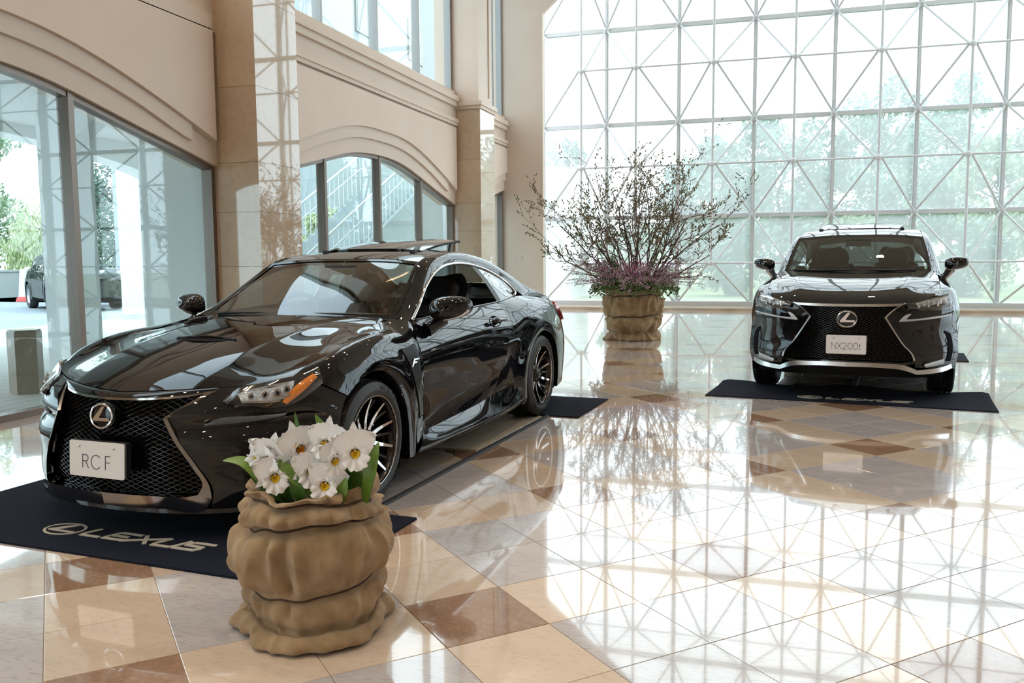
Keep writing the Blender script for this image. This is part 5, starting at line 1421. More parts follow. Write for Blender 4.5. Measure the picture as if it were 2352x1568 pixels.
# ================================================================== burlap sacks
def burlap(name, sc, tint=1.0):
    m, N, L, b = nodes_of(name)
    tc = N.new('ShaderNodeTexCoord')
    w1 = N.new('ShaderNodeTexWave'); w1.bands_direction = 'Z'; w1.inputs['Scale'].default_value = sc; w1.inputs['Distortion'].default_value = 1.2; w1.inputs['Detail'].default_value = 2
    w2 = N.new('ShaderNodeTexWave'); w2.bands_direction = 'X'; w2.inputs['Scale'].default_value = sc; w2.inputs['Distortion'].default_value = 1.2; w2.inputs['Detail'].default_value = 2
    w3 = N.new('ShaderNodeTexWave'); w3.bands_direction = 'Y'; w3.inputs['Scale'].default_value = sc; w3.inputs['Distortion'].default_value = 1.2
    n = N.new('ShaderNodeTexNoise'); n.inputs['Scale'].default_value = 14; n.inputs['Detail'].default_value = 6
    for t in (w1, w2, w3, n): L.new(tc.outputs['Object'], t.inputs['Vector'])
    ad = N.new('ShaderNodeMath'); ad.operation = 'ADD'; L.new(w1.outputs['Fac'], ad.inputs[0]); L.new(w2.outputs['Fac'], ad.inputs[1])
    a2 = N.new('ShaderNodeMath'); a2.operation = 'MULTIPLY_ADD'; a2.inputs[1].default_value = .5; L.new(w3.outputs['Fac'], a2.inputs[0]); L.new(ad.outputs[0], a2.inputs[2])
    r = N.new('ShaderNodeValToRGB'); e = r.color_ramp.elements
    e[0].position = .30; e[0].color = (.300 * tint, .190 * tint, .092 * tint, 1); e[1].position = .70; e[1].color = (.450 * tint, .305 * tint, .165 * tint, 1)
    L.new(n.outputs['Fac'], r.inputs[0])
    mx = N.new('ShaderNodeMix'); mx.data_type = 'RGBA'; mx.blend_type = 'MULTIPLY'; mx.inputs[0].default_value = .45
    mr = N.new('ShaderNodeMapRange'); mr.inputs[1].default_value = .2; mr.inputs[2].default_value = 2.0; mr.inputs[3].default_value = .55; mr.inputs[4].default_value = 1.2
    L.new(a2.outputs[0], mr.inputs[0]); L.new(r.outputs[0], mx.inputs[6]); L.new(mr.outputs[0], mx.inputs[7]); L.new(mx.outputs[2], b.inputs['Base Color'])
    bp = N.new('ShaderNodeBump'); bp.inputs['Strength'].default_value = .55; bp.inputs['Distance'].default_value = .0015; L.new(a2.outputs[0], bp.inputs['Height']); L.new(bp.outputs[0], b.inputs['Normal'])
    b.inputs['Roughness'].default_value = .92; b.inputs['Specular IOR Level'].default_value = .15; b.inputs['Sheen Weight'].default_value = .25
    return m
M_bur = burlap('burlap', 150)
M_bur2 = burlap('burlap_far', 90, .92)
M_cord = pbr('brown_cord', (.10, .055, .035), .9, bump=(400, .8))
M_soil = pbr('dark_soil', (.03, .022, .015), .95, bump=(60, 1))
def sack(parent, prof, n, seed, amp, folds, mat, tilts, rimwave, cords, cordr, skirt=.02):
    """prof: (r, z) list, outside bottom -> rim -> inside; gathered cloth with irregular folds, pinched by cords"""
    P = curve(np.array(prof, float), 6); V = []; Fc = []
    zt = max(p[1] for p in P); zs = [0.0] + list(cords) + [zt]
    def warp(z, th):
        c, s = math.cos(th), math.sin(th); q = Vector((c * 1.2, s * 1.2, seed))
        zz = [0.0] + [zc + tl * math.sin(th + ph) + mnoise.noise(q * 1.7 + Vector((0, 0, k * 7.3))) * amp * .8 for k, (zc, (tl, ph)) in enumerate(zip(cords, tilts))]
        zz.append(zt + rimwave * (.6 * math.sin(th - .25) + .5 * mnoise.noise(q * 1.6 + Vector((3, 1, 9)))))
        return float(np.interp(z, zs, zz))
    def shape(r, z, th):
        c, s = math.cos(th), math.sin(th)
        near = min([abs(z - k) for k in cords] + [9]); away = 1 - math.exp(-(near / .02) ** 2)
        q = Vector((c, s, z * 2.6)) + Vector((seed * 3.1, 0, 0))
        big = mnoise.noise(q * 1.5) * amp * 1.15
        q2 = Vector((c * 3.0, s * 3.0, z * 3.0 + seed)); rid = (.5 - abs(mnoise.noise(q2 + Vector((0, 0, 4)))) * 2.2) * amp * .75
        gath = (abs(mnoise.noise(Vector((c * folds * .34, s * folds * .34, z * 2 + seed * 2)))) - .22) * amp * 1.5 * math.exp(-((near - .03) / .035) ** 2)
        diag = math.sin(5 * th + z * 26 + 4 * mnoise.noise(q * 1.1)) * amp * .16
        k0 = math.exp(-(z / .05) ** 2)
        sk = skirt * k0 * (mnoise.noise(Vector((c * 1.8, s * 1.8, seed + 9))) * 1.6 + .1)
        rr = r + (big + rid + gath + diag) * away + sk
        zz = warp(z, th)
        zz += mnoise.noise(q * 2.1 + Vector((5, 2, 1))) * amp * .45 * away * min(1, z / .05)
        return rr, max(.001, zz)
    for (r, z) in P:
        for j in range(n):
            th = 2 * math.pi * j / n
            rr, zz = shape(r, z, th); V.append((rr * math.cos(th), rr * math.sin(th), zz))
    for i in range(len(P) - 1):
        for j in range(n): Fc.append((i * n + j, i * n + (j + 1) % n, (i + 1) * n + (j + 1) % n, (i + 1) * n + j))
    obj('sack_cloth', mesh('sack_cloth', V, Fc, True, [mat]), None, parent)
    for zc in cords:
        rc = min((abs(p[1] - zc), p[0]) for p in prof)[1]
        pts = []
        for j in range(80):
            th = 2 * math.pi * j / 80; rr, zz = shape(rc, zc, th); pts.append(((rr + cordr * .5) * math.cos(th), (rr + cordr * .5) * math.sin(th), zz))
        mb = MB(); mb.tube(pts, cordr, 6, closed=True); mb.build('cord', M_cord, parent, smooth=True)
    return shape

pot = empty('potted_orchids', (-1.563, 2.667, 0)); tag(pot, 'white orchids with strap leaves in a tied burlap sack beside the coupe', 'potted plant')
prof = [(.17, .001), (.232, .004), (.262, .020), (.266, .048), (.246, .070), (.222, .066), (.226, .085), (.250, .110), (.258, .140), (.248, .168), (.222, .186), (.226, .200), (.258, .232), (.276, .282), (.272, .330), (.248, .372), (.214, .392), (.212, .400), (.238, .410), (.243, .430), (.224, .452), (.204, .462), (.202, .472), (.216, .500), (.224, .528), (.217, .540), (.202, .530), (.190, .480), (.180, .42)]
shp = sack(pot, prof, 240, 3, .034, 13, M_bur, ((.022, .4), (.018, 2.2), (.02, 3.6)), .045, (.192, .396, .466), .0040, .045)
MB().lathe([(.001, .45), (.185, .445)], 24).build('soil', M_soil, pot)
M_leaf = pbr('orchid_leaf', (.115, .205, .022), .38, var=(20, .6, (.16, .26, .04)), sub=0)
M_leaf2 = pbr('orchid_leaf_dark', (.060, .135, .018), .40)
M_petal = pbr('white_petal', (.94, .93, .91), .55, sub=.0)
M_throat = pbr('yellow_throat', (.95, .66, .04), .5)
M_throat2 = pbr('orange_throat', (.92, .36, .01), .5)
def strap_leaf(parent, pts, w, mat, up=(0, -.3, 1), name='leaf', thick=.0022):
    C = curve(np.array(pts, float), 8); n = len(C); V = []; Fc = []
    up = Vector(up).normalized()
    for i, p in enumerate(C):
        t = i / (n - 1); d = Vector(C[min(i + 1, n - 1)] - C[max(i - 1, 0)]).normalized()
        sd = d.cross(up); sd = sd.normalized() if sd.length > 1e-4 else Vector((1, 0, 0))
        nn = sd.cross(d).normalized()
        ww = w * (math.sin(math.pi * min(1, .10 + .90 * t)) ** .55 if t < .999 else .02) * (.75 + .25 * math.sin(math.pi * t))
        p = Vector(p)
        for s_, dz in ((-1, .22), (-.5, .06), (0, 0), (.5, .06), (1, .22)):
            V.append(tuple(p + sd * s_ * ww / 2 + nn * dz * ww * .5))
    for i in range(n - 1):
        for j in range(4): Fc.append((i * 5 + j, i * 5 + j + 1, (i + 1) * 5 + j + 1, (i + 1) * 5 + j))
    m0 = len(V); off = [Vector(v) for v in V]
    V2 = V + [(v[0], v[1] + thick * .6, v[2] - thick) for v in V]
    F2 = Fc + [tuple(m0 + k for k in f[::-1]) for f in Fc]
    return obj(name, mesh(name, V2, F2, True, [mat]), None, parent)
leaves = [
 ([(-.075, -.10, .455), (-.115, -.13, .555), (-.180, -.145, .612), (-.250, -.160, .617)], .052, M_leaf, (.1, -.6, 1)),
 ([(-.03, -.08, .46), (-.085, -.12, .52), (-.14, -.13, .575), (-.17, -.13, .60)], .055, M_leaf2, (.2, -.8, .6)),
 ([(.225, -.03, .47), (.240, -.035, .545), (.258, -.03, .615), (.272, -.01, .680)], .058, M_leaf, (-.25, -1, .05)),
 ([(.10, -.09, .465), (.04, -.115, .545), (-.02, -.125, .592), (-.060, -.125, .625)], .050, M_leaf, (.4, -.9, .5)),
 ([(.09, -.05, .47), (.04, -.075, .57), (-.005, -.085, .625), (-.03, -.09, .650)], .045, M_leaf2, (.4, -.9, .5)),
 ([(.09, -.02, .47), (.10, -.03, .60), (.085, -.035, .69), (.048, -.045, .772)], .052, M_leaf, (.3, -1, .3)),
 ([(.0, -.02, .47), (-.005, -.04, .60), (-.015, -.05, .70), (-.022, -.06, .782)], .030, M_leaf2, (0, -1, .1)),
 ([(.15, -.05, .46), (.155, -.06, .54), (.17, -.065, .60), (.18, -.06, .65)], .045, M_leaf2, (0, -1, .1)),
 ([(.18, -.03, .46), (.195, -.03, .53), (.20, -.03, .59), (.198, -.03, .63)], .040, M_leaf2, (-.2, -1, .1)),
 ([(-.02, -.10, .46), (-.03, -.125, .51), (-.035, -.13, .55), (-.03, -.13, .585)], .055, M_leaf2, (0, -1, .1)),
 ([(.03, -.10, .46), (.025, -.125, .51), (.02, -.13, .55), (.01, -.13, .575)], .055, M_leaf2, (0, -1, .1)),
 ([(-.10, -.06, .46), (-.115, -.08, .53), (-.12, -.085, .58), (-.115, -.08, .63)], .045, M_leaf2, (0, -1, .1)),
 ([(.08, -.09, .46), (.09, -.11, .50), (.10, -.115, .54), (.105, -.115, .575)], .050, M_leaf, (0, -1, .1)),
 ([(.13, .03, .46), (.15, .03, .58), (.155, .02, .66), (.15, .01, .72)], .045, M_leaf2, (0, -1, .1)),
 ([(.14, -.08, .46), (.165, -.10, .50), (.18, -.10, .535), (.19, -.095, .57)], .045, M_leaf, (0, -1, .1))]
for p, w, m, up in leaves: strap_leaf(pot, p, w, m, up)
def petal_mesh(L, W, frill, cup, seed, tipw=.5):
    """petal in local space: root at origin, pointing +z, facing -y"""
    V = []; Fc = []; nu, nv = 10, 8; rng = random.Random(seed); ph = [rng.uniform(0, 6.28) for _ in range(4)]
    for i in range(nu + 1):
        t = i / nu
        ww = W * (math.sin(math.pi * min(1, .06 + t * .94) ** (.75)) ** .8) * (1 if t < .97 else .6)
        for j in range(nv + 1):
            s = -1 + 2 * j / nv
            ed = abs(s) ** 3 if t < .9 else 1
            f = frill * ed * t * math.sin(9 * t * 3 + s * 2 + ph[0]) + frill * max(0, t - .8) * 5 * math.sin(s * 13 + ph[1]) * .8
            V.append((s * ww / 2 + frill * .3 * ed * math.sin(31 * t + ph[2]), -cup * (s * s * .35 * W / .05 + math.sin(t * 2.2) * .9) - f, L * t + frill * .5 * math.sin(s * 17 + ph[3]) * t))
    for i in range(nu):
        for j in range(nv): q = i * (nv + 1) + j; Fc.append((q, q + 1, q + nv + 2, q + nv + 1))
    return V, Fc
def rotz_y(V, a):
    c, s = math.cos(a), math.sin(a); return [(x * c + z * s, y, -x * s + z * c) for x, y, z in V]
def orchid(parent, c, yaw, pitch, roll, sc, seed, thr):
    e = empty('flower', c, 0, parent); e.rotation_euler = (pitch, roll, yaw)
    for k, a in enumerate((0, 2.25, -2.25)):
        V, Fc = petal_mesh(.064 * sc, .029 * sc, .0014, .004, seed + k); obj('sepal', mesh('sepal', [(x, y + .006, z) for x, y, z in rotz_y(V, a)], Fc, True, [M_petal]), None, e)
    for k, a in enumerate((1.18, -1.18)):
        V, Fc = petal_mesh(.062 * sc, .070 * sc, .0062, .006, seed + 7 + k); obj('petal', mesh('petal', rotz_y(V, a), Fc, True, [M_petal]), None, e)
    # frilly lip: flared trumpet
    n = 40; V = []; Fc = []; rng = random.Random(seed + 99); p0 = rng.uniform(0, 6)
    prof_ = [(.006, .004), (.010, -.010), (.015, -.020), (.021, -.027), (.028, -.031), (.034, -.031)]
    for i, (r, d) in enumerate(prof_):
        for j in range(n):
            t = 2 * math.pi * j / n; k = i / (len(prof_) - 1)
            low = .5 - .5 * math.sin(t)      # longer towards the bottom
            rr = .80 * r * sc * (1 + .50 * low * k) + (.0028 * math.sin(11 * t + p0) + .0018 * math.sin(23 * t)) * sc * max(0, k - .5) * 2
            V.append((rr * math.cos(t), d * sc - .004 * math.sin(9 * t + p0) * k * k * sc, rr * math.sin(t) - .012 * sc * (1 + k * .7)))
    for i in range(len(prof_) - 1):
        for j in range(n): Fc.append((i * n + j, (i + 1) * n + j, (i + 1) * n + (j + 1) % n, i * n + (j + 1) % n))
    lip = obj('lip', mesh('lip', V, Fc, True, [M_petal, thr], [1 if k < 1 * n else 0 for k in range(len(Fc))]), None, e)
    mb = MB(); mb.lathe([(.0008, -.008), (.004, -.010), (.0075, -.016), (.0105, -.0215), (.0120, -.024)], 20, 'y', (0, 0, 0))
    me = mesh('throat', [(x * sc * (1 if z > 0 else .9), (y + .002) * sc, (z * (.55 if z > 0 else 1.25) - .0150) * sc) for x, y, z in mb.V], mb.F, True, [thr]); obj('throat', me, None, e)
    mb = MB(); mb.lathe([(.0006, -.024), (.003, -.021), (.0036, -.012), (.003, .0)], 10, 'y', (0, 0, -.008)); obj('column', mesh('column', [(x * sc, y * sc, z * sc) for x, y, z in mb.V], mb.F, True, [pbr('cream_column', (.80, .70, .35), .5)]), None, e)
    mb = MB(); mb.tube([(0, .004, -.004), (0, .02, -.03), (0, .03, -.10)], .0025, 6); mb.build('flower_stem', M_leaf, e, smooth=True)
    return e
CY = 0.52          # towards the camera
fl = [((-.067, -.135, .585), .75, -.10, .0, 1.05, 1, M_throat), ((-.080, -.12, .648), .25, .25, .3, 1.05, 2, M_throat), ((.002, -.100, .682), 1.0, .05, -.25, 1.08, 3, M_throat2),
      ((.061, -.105, .606), .60, .0, .05, 1.02, 4, M_throat), ((.108, -.070, .700), .30, .0, .15, 1.0, 5, M_throat), ((.138, -.085, .645), .95, .1, .2, .92, 6, M_throat),
      ((.200, -.055, .672), .62, .0, .0, 1.12, 7, M_throat), ((.121, -.110, .565), .55, -.05, .35, 1.05, 8, M_throat), ((-.118, -.12, .640), -.1, .2, .5, .9, 9, M_throat)]
for c, yaw, pit, rol, s_, sd_, th_ in fl: orchid(pot, c, yaw, pit, rol, s_ * 1.18, sd_, th_)

# ================================================================== tall branch arrangement
arr = empty('flower_arrangement', (-2.149, 13.788, 0)); tag(arr, 'tall arrangement of budding branches and purple blossom in a burlap-wrapped pot', 'flower arrangement')
prof2 = [(.36, .001), (.41, .008), (.425, .06), (.405, .12), (.385, .135), (.41, .15), (.455, .22), (.462, .30), (.440, .365), (.415, .385), (.440, .405), (.468, .50), (.465, .60), (.440, .68), (.418, .705), (.435, .725), (.440, .78), (.420, .825), (.39, .81), (.37, .74)]
sack(arr, prof2, 160, 8, .062, 19, M_bur2, ((.02, 1.0), (.015, 4.0)), .04, (.385, .705), .008, .04)
MB().lathe([(.001, .76), (.40, .75)], 24).build('soil', M_soil, arr)
M_bark = pbr('branch_bark', (.10, .062, .048), .8, var=(30, .5, (.16, .11, .085)))
M_bud = pbr('green_bud', (.135, .125, .048), .6, var=(9, .8, (.20, .13, .06)))
M_purple = pbr('purple_blossom', (.36, .20, .27), .7, var=(8, .9, (.58, .43, .48)))
M_mag = pbr('magenta_blossom', (.42, .12, .26), .6)
M_green = pbr('green_foliage', (.07, .14, .035), .6, var=(10, .8, (.12, .20, .06)))
rng = random.Random(11)
def bud(mb, p, d, L, w):
    d = Vector(d).normalized(); u = d.orthogonal().normalized(); v = d.cross(u); p = Vector(p)
    V = [tuple(p)]; 
    for t, k in ((.25, .8), (.5, 1.0), (.78, .6)):
        for a in range(5): V.append(tuple(p + d * L * t + (u * math.cos(a * 1.2566) + v * math.sin(a * 1.2566)) * w * k))
    V.append(tuple(p + d * L)); Fc = []
    for a in range(5):
        b = (a + 1) % 5; Fc.append((0, 1 + b, 1 + a))
        for k in range(2): Fc.append((1 + k * 5 + a, 1 + k * 5 + b, 6 + k * 5 + b, 6 + k * 5 + a))
        Fc.append((11 + a, 11 + b, 16))
    mb.add(V, Fc)
def grow(mb, bb, p, d, L, r, depth):
    n = 5; pts = [Vector(p)]; dd = Vector(d).normalized(); rs = [r]
    for i in range(n):
        dd = (dd + Vector((rng.gauss(0, .16), rng.gauss(0, .16), rng.gauss(.02, .14)))).normalized()
        pts.append(pts[-1] + dd * L / n); rs.append(r * (1 - .5 * (i + 1) / n))
    mb.tube(pts, rs, 5, caps=False)
    for i in range(1, n + 1):
        if depth >= 1 and rng.random() < (.62 if depth >= 2 else .45):
            q = (dd + Vector((rng.gauss(0, .7), rng.gauss(0, .7), rng.gauss(.2, .6)))).normalized()
            bud(bb, pts[i], q, rng.uniform(.040, .065), rng.uniform(.006, .010))
        if depth < 3 and i >= (2 if depth == 0 else 1) and rng.random() < (.88 if depth == 0 else .56):
            q = (dd + Vector((rng.gauss(0, .50), rng.gauss(0, .50), rng.gauss(.10, .38)))).normalized()
            grow(mb, bb, pts[i], q, L * rng.uniform(.36, .62), rs[i] * .62, depth + 1)
    bud(bb, pts[-1], dd, rng.uniform(.045, .07), .008)
tips = [(-1.50, -.30, 1.62), (-1.30, -.1, 1.80), (-1.02, -.12, 2.28), (-.75, .2, 2.35), (-.45, -.2, 2.5), (-.25, .3, 2.55), (-.02, .1, 2.95), (.15, -.2, 2.6), (.40, .3, 2.5), (.60, .0, 2.55), (.90, .42, 2.55), (1.05, .1, 2.35), (1.18, .45, 2.15), (1.45, .40, 1.95), (1.60, .58, 1.80), (1.35, .2, 1.55), (-1.1, .4, 1.55), (.2, .7, 2.2), (-.3, -.7, 2.0), (.5, -.7, 1.9), (-.7, -.5, 2.0), (.8, -.35, 2.1), (-.2, .8, 2.1), (.1, -.5, 2.4), (-1.2, -.3, 1.35), (1.2, -.2, 1.7), (.75, .5, 2.3), (-.55, .5, 2.1)]
for (x, y, z) in tips:
    x *= .84; y *= .84; z = .8 + (z - .8) * .93
    mb, bb = MB(), MB()
    base = Vector((x * .16 + rng.gauss(0, .04), y * .16 + rng.gauss(0, .04), .76))
    d = Vector((x, y, z)) - base; L = d.length * rng.uniform(.80, .95)
    grow(mb, bb, base, d + Vector((0, 0, .15)), L, .015, 0)
    br = mb.build('branch', M_bark, arr, smooth=True, fix=False)
    o = bb.build('buds', M_bud, br, smooth=True, fix=False); o['kind'] = 'stuff'
def scatter_quads(n, fn, s0, s1, seed):
    r = random.Random(seed); mb = MB()
    for _ in range(n):
        p, nrm = fn(r); s = r.uniform(s0, s1)
        u = Vector((r.gauss(0, 1), r.gauss(0, 1), r.gauss(0, 1))).normalized(); v = u.orthogonal().normalized() ; w = u.cross(v)
        p = Vector(p)
        mb.add([tuple(p - v * s * .5), tuple(p + w * s * .32 + u * s * .08), tuple(p + v * s * .5), tuple(p - w * s * .32 + u * s * .08)], [(0, 1, 2, 3)])
    return mb
# sprays of heather-like blossom: many fine stems, each carrying florets
def spray_pts(n, seed, zr, lr, up):
    r = random.Random(seed); st = []
    for _ in range(n):
        a = r.uniform(0, 6.283); L = r.uniform(*lr); el = r.uniform(*up)
        b = Vector((.25 * math.cos(a), .25 * math.sin(a), r.uniform(*zr)))
        d = Vector((math.cos(a) * math.cos(el), math.sin(a) * math.cos(el), math.sin(el)))
        st.append((b, b + d * L * .5 + Vector((0, 0, .03)), b + d * L + Vector((0, 0, -.04 * L))))
    return st
sp = spray_pts(300, 5, (.82, .98), (.35, .95), (-.02, .62))
mb = MB()
for s_ in sp: mb.tube([tuple(p) for p in s_], .003, 3, caps=False)
o = mb.build('blossom_stems', M_bark, arr, fix=False); o['kind'] = 'stuff'
def onspray(r):
    s_ = r.choice(sp); t = r.uniform(.25, 1) ** .7; p = s_[0].lerp(s_[1], t * 2) if t < .5 else s_[1].lerp(s_[2], t * 2 - 1)
    return p + Vector((r.gauss(0, .018), r.gauss(0, .018), r.gauss(0, .018))), None
o = scatter_quads(9500, onspray, .014, .030, 21).build('blossom', M_purple, arr, fix=False); o['kind'] = 'stuff'
o = scatter_quads(450, lambda r: (Vector((r.gauss(.0, .22), r.gauss(-.25, .12), r.gauss(1.08, .09))), None), .03, .055, 22).build('bright_blossom', M_mag, arr, fix=False); o['kind'] = 'stuff'
def rimleaf(r):
    a = r.uniform(0, 6.283); k = r.random(); return Vector(((.30 + .42 * k) * math.cos(a), (.30 + .42 * k) * math.sin(a), .93 - .16 * k * k + r.gauss(0, .05))), None
o = scatter_quads(2600, rimleaf, .03, .065, 23).build('green_leaves', M_green, arr, fix=False); o['kind'] = 'stuff'
for k in range(14):      # long blade leaves standing among the branches
    a = rng.uniform(0, 6.283); b = (.12 * math.cos(a), .12 * math.sin(a), .80); q = (.42 * math.cos(a), .42 * math.sin(a), 1.20 + rng.uniform(0, .25))
    strap_leaf(arr, [b, (.22 * math.cos(a), .22 * math.sin(a), 1.02), q], .035, M_green, (math.cos(a + 1.5), math.sin(a + 1.5), .2), 'blade_leaf')
# ================================================================== outside
M_lawn = pbr('lawn', (.16, .22, .08), .9, var=(.6, .8, (.24, .28, .12)))
M_pave = pbr('pale_paving', (.55, .53, .50), .8, var=(1.5, .6, (.48, .46, .43)))
M_asph = pbr('asphalt', (.33, .36, .40), .85, var=(.8, .5, (.38, .40, .43)))
M_stucco = pbr('white_stucco', (.72, .74, .73), .85, bump=(45, .5))
M_conc = pbr('pale_concrete', (.36, .40, .41), .85, bump=(30, .3))
M_stucco2 = pbr('grey_stucco', (.50, .51, .50), .85, bump=(45, .4))
M_post = stone('bollard_stone', (.36, .29, .22), (.31, .25, .19), (.27, .21, .16), rough=.12, vein=2)
M_bark2 = pbr('tree_bark', (.11, .085, .065), .9, bump=(20, .6))
M_fol = [pbr('pine_needles', (.19, .30, .25), .8, var=(1.2, .8, (.26, .37, .30))), pbr('broad_leaves', (.27, .38, .23), .75, var=(1.2, .8, (.36, .46, .28))), pbr('dark_leaves', (.14, .23, .19), .8, var=(1.2, .7, (.20, .29, .23))), pbr('willow_leaves', (.50, .56, .30), .75, var=(1.2, .6, (.58, .62, .36)))]
o = MB().box(-40, 60, 23.0, 120, -.25, -.03).build('ground_lawn', M_lawn); tag(o, 'lawn outside the glass wall', kind='structure')
o = MB().box(-14.6, -6.31, -20, 60, -.25, -.012).build('ground_paving', M_pave); tag(o, 'pale paving outside the side windows', kind='structure')
o = MB().box(-28.5, -14.6, -20, 70, -.25, -.03).build('ground_road', M_asph); tag(o, 'grey asphalt road outside', kind='structure')
o = MB().box(-90, -28.5, -20, 120, -.25, -.04).build('ground_verge', M_lawn); tag(o, 'grass verge beyond the road', kind='structure')
# brick pavers near the window
pv = MB().box(-.10, .10, -.05, .05, 0, .008); PV = mesh('paver', pv.V, pv.F, False, [pbr('paver_brick', (.58, .54, .50), .75)])
pr_ = bpy.data.objects.get('ground_paving')
for i in range(11):
    for j in range(26):
        o = bpy.data.objects.new('paver', PV); COL.objects.link(o); o.parent = pr_; o.location = (-6.42 - .21 * i, 5.2 + .105 * j + (.05 if i % 2 else 0), -.012)
# portico: columns, canopy, arched fascia
por = empty('portico', (-10, 8, 0)); tag(por, 'white stucco entrance portico with columns outside the windows', 'portico')
def pbx(name, x0, x1, y0, y1, z0, z1, m=M_stucco): return MB().box(x0 + 10, x1 + 10, y0 - 8, y1 - 8, z0, z1).build(name, m, por)
pbx('column', -7.02, -6.14, 8.36, 9.21, -.012, 3.3); pbx('column', -8.52, -8.10, 8.42, 8.86, -.012, 3.3)
for (x, y) in ((-10.9, 13.6), (-10.9, 1.6)):
    pbx('column', x, x + .55, y, y + .55, .12, 3.3); pbx('column_base', x - .05, x + .60, y - .05, y + .60, -.012, .12, M_stucco2)
pbx('canopy', -11.0, -6.45, -8, 14.2, 3.3, 3.60, M_stucco2)
for (a, b) in ((2.15, 13.6), (-8, 1.6)):
    c = (a + b) / 2; hw = (b - a) / 2
    poly = [(a + (b - a) * t - 8, 2.45 + .75 * math.sqrt(max(0, 1 - ((a + (b - a) * t - c) / hw) ** 2))) for t in np.linspace(0, 1, 30)] + [(b - 8, 3.58), (a - 8, 3.58)]
    MB().prism(poly, 'x', -.95, -.55).build('arched_fascia', M_stucco, por)
lone = empty('white_column', (-14.1, 16.7, 0)); tag(lone, 'single white column outside hiding part of the parked SUV', 'column')
MB().box(-.30, .30, -.30, .30, .10, 4.4).build('column_shaft', M_stucco, lone); MB().box(-.36, .36, -.36, .36, -.012, .10).build('column_base', M_stucco2, lone); MB().box(-.38, .38, -.38, .38, 4.4, 4.55).build('column_cap', M_stucco, lone)
pa = [(-8.10, 2.62), (-7.6, 2.95), (-7.2, 3.05), (-6.8, 2.95), (-6.5, 2.62), (-6.5, 3.32), (-8.10, 3.32)]
MB().prism([(p[0] + 10, p[1]) for p in pa], 'y', .35, .60).build('arched_fascia', M_stucco2, por)
# stone bollard
bl = MB(); q = [(-.155, -.10), (.02, -.17), (.16, -.04), (.06, .13), (-.13, .12)]
bl.prism(q, 'z', -.012, .62); bl.prism([(x * .93, y * .93) for x, y in q], 'z', .62, .635)
o = bl.build('bollard', M_post, None, loc=(-7.17, 6.82, 0)); tag(o, 'polished brown stone bollard outside the left window', 'bollard')
# low white wall along the road, striped post
fw = empty('roadside_wall', (-28, 20, 0)); tag(fw, 'low white wall along the far side of the road', 'wall')
for k in range(16):
    y = -18 + 5 * k; MB().box(-.12, .12, y + .06, y + 4.94, -.04, .95).build('wall_panel', M_stucco, fw); MB().box(-.18, .18, y - .1, y + .1, -.04, 1.12).build('wall_post', M_stucco, fw)
    MB().box(-.16, .16, y + .06, y + 4.94, .95, 1.02).build('wall_cap', M_stucco, fw)
cn = empty('traffic_post', (-24.5, 23.4, -.03)); tag(cn, 'white traffic post with red foot standing on the road', 'traffic post')
mb = MB(); mb.lathe([(.001, 1.12), (.16, 1.10), (.24, .18), (.24, .16)], 20); mb.build('post_body', pbr('post_white', (.80, .80, .80), .5), cn, smooth=True, sharp=40)
mb = MB(); mb.lathe([(.24, .17), (.30, .12), (.34, .0), (.001, 0)], 20); mb.build('post_foot', pbr('post_red', (.62, .08, .07), .5), cn, smooth=True, sharp=40)
# parked cars seen through the side window
def parked_car(loc, deg, label):
    e = empty('parked_car', loc, -math.radians(deg)); tag(e, label, 'car')
    def merge(name, keys, mat, cols=None):
        mb = MB()
        for k in keys:
            for sgn in (1, -1):
                D = NXS_low[k] * np.array([sgn, 1, 1]); nr, nc = D.shape[:2]
                mb.add([tuple(p) for p in D.reshape(-1, 3)], [(i * nc + j, i * nc + j + 1, (i + 1) * nc + j + 1, (i + 1) * nc + j) for i in range(nr - 1) for j in range(nc - 1)])
        return mb.build(name, mat, e, smooth=True, sharp=40)
    merge('body_shell', ('hood', 'fender', 'bumper', 'door', 'quarter', 'roof', 'rail', 'rearbumper', 'hatch'), M_paint)
    merge('side_windows', ('sideglass',), M_cglass2); merge('windshield', ('windshield',), M_cglass2)
    for (x, y, fl) in ((.80, 0, 0), (-.80, 0, 1), (.80, 2.66, 0), (-.80, 2.66, 1)):
        t = MB(); make = [(.22, -.1), (.34, -.11), (.36, -.08), (.36, .08), (.34, .11), (.22, .1)]; t.lathe(make, 28, 'x'); w_ = t.build('tyre', M_rubber, e, smooth=True, sharp=40, loc=(x, y, .36), rot=(0, 0, math.pi * fl))
        t = MB(); t.lathe([(.001, .07), (.05, .085), (.20, .06), (.225, .10)], 24, 'x'); t.build('hubcap', M_silver, w_, smooth=True, sharp=40)
    for sgn in (1, -1):
        panel('headlamp', offset(quad_patch([(.48, -.84, .87), (.64, -.72, .92), (.805, -.555, .96)], [(.48, -.84, .80), (.65, -.72, .80), (.825, -.54, .80)], (.01, -.016, 0), n=3), .008) * np.array([sgn, 1, 1]), M_drl, e, gap=0, flange=.01)
    MB().box(-.40, .40, -.935, -.90, .40, .80).build('grille', M_black, e); MB().box(-.80, .80, -.5, 3.4, .25, .5).build('underbody', M_dark, e)
    return e
NXS_low = {k: surf(v, 3, 3) for k, v in NXS.items()}
parked_car((-18.7, 22.2, -.03), 0, 'black SUV parked outside between the white columns')
parked_car((-18.15, 19.25, -.03), -56, 'black car whose nose shows outside beside the left column')
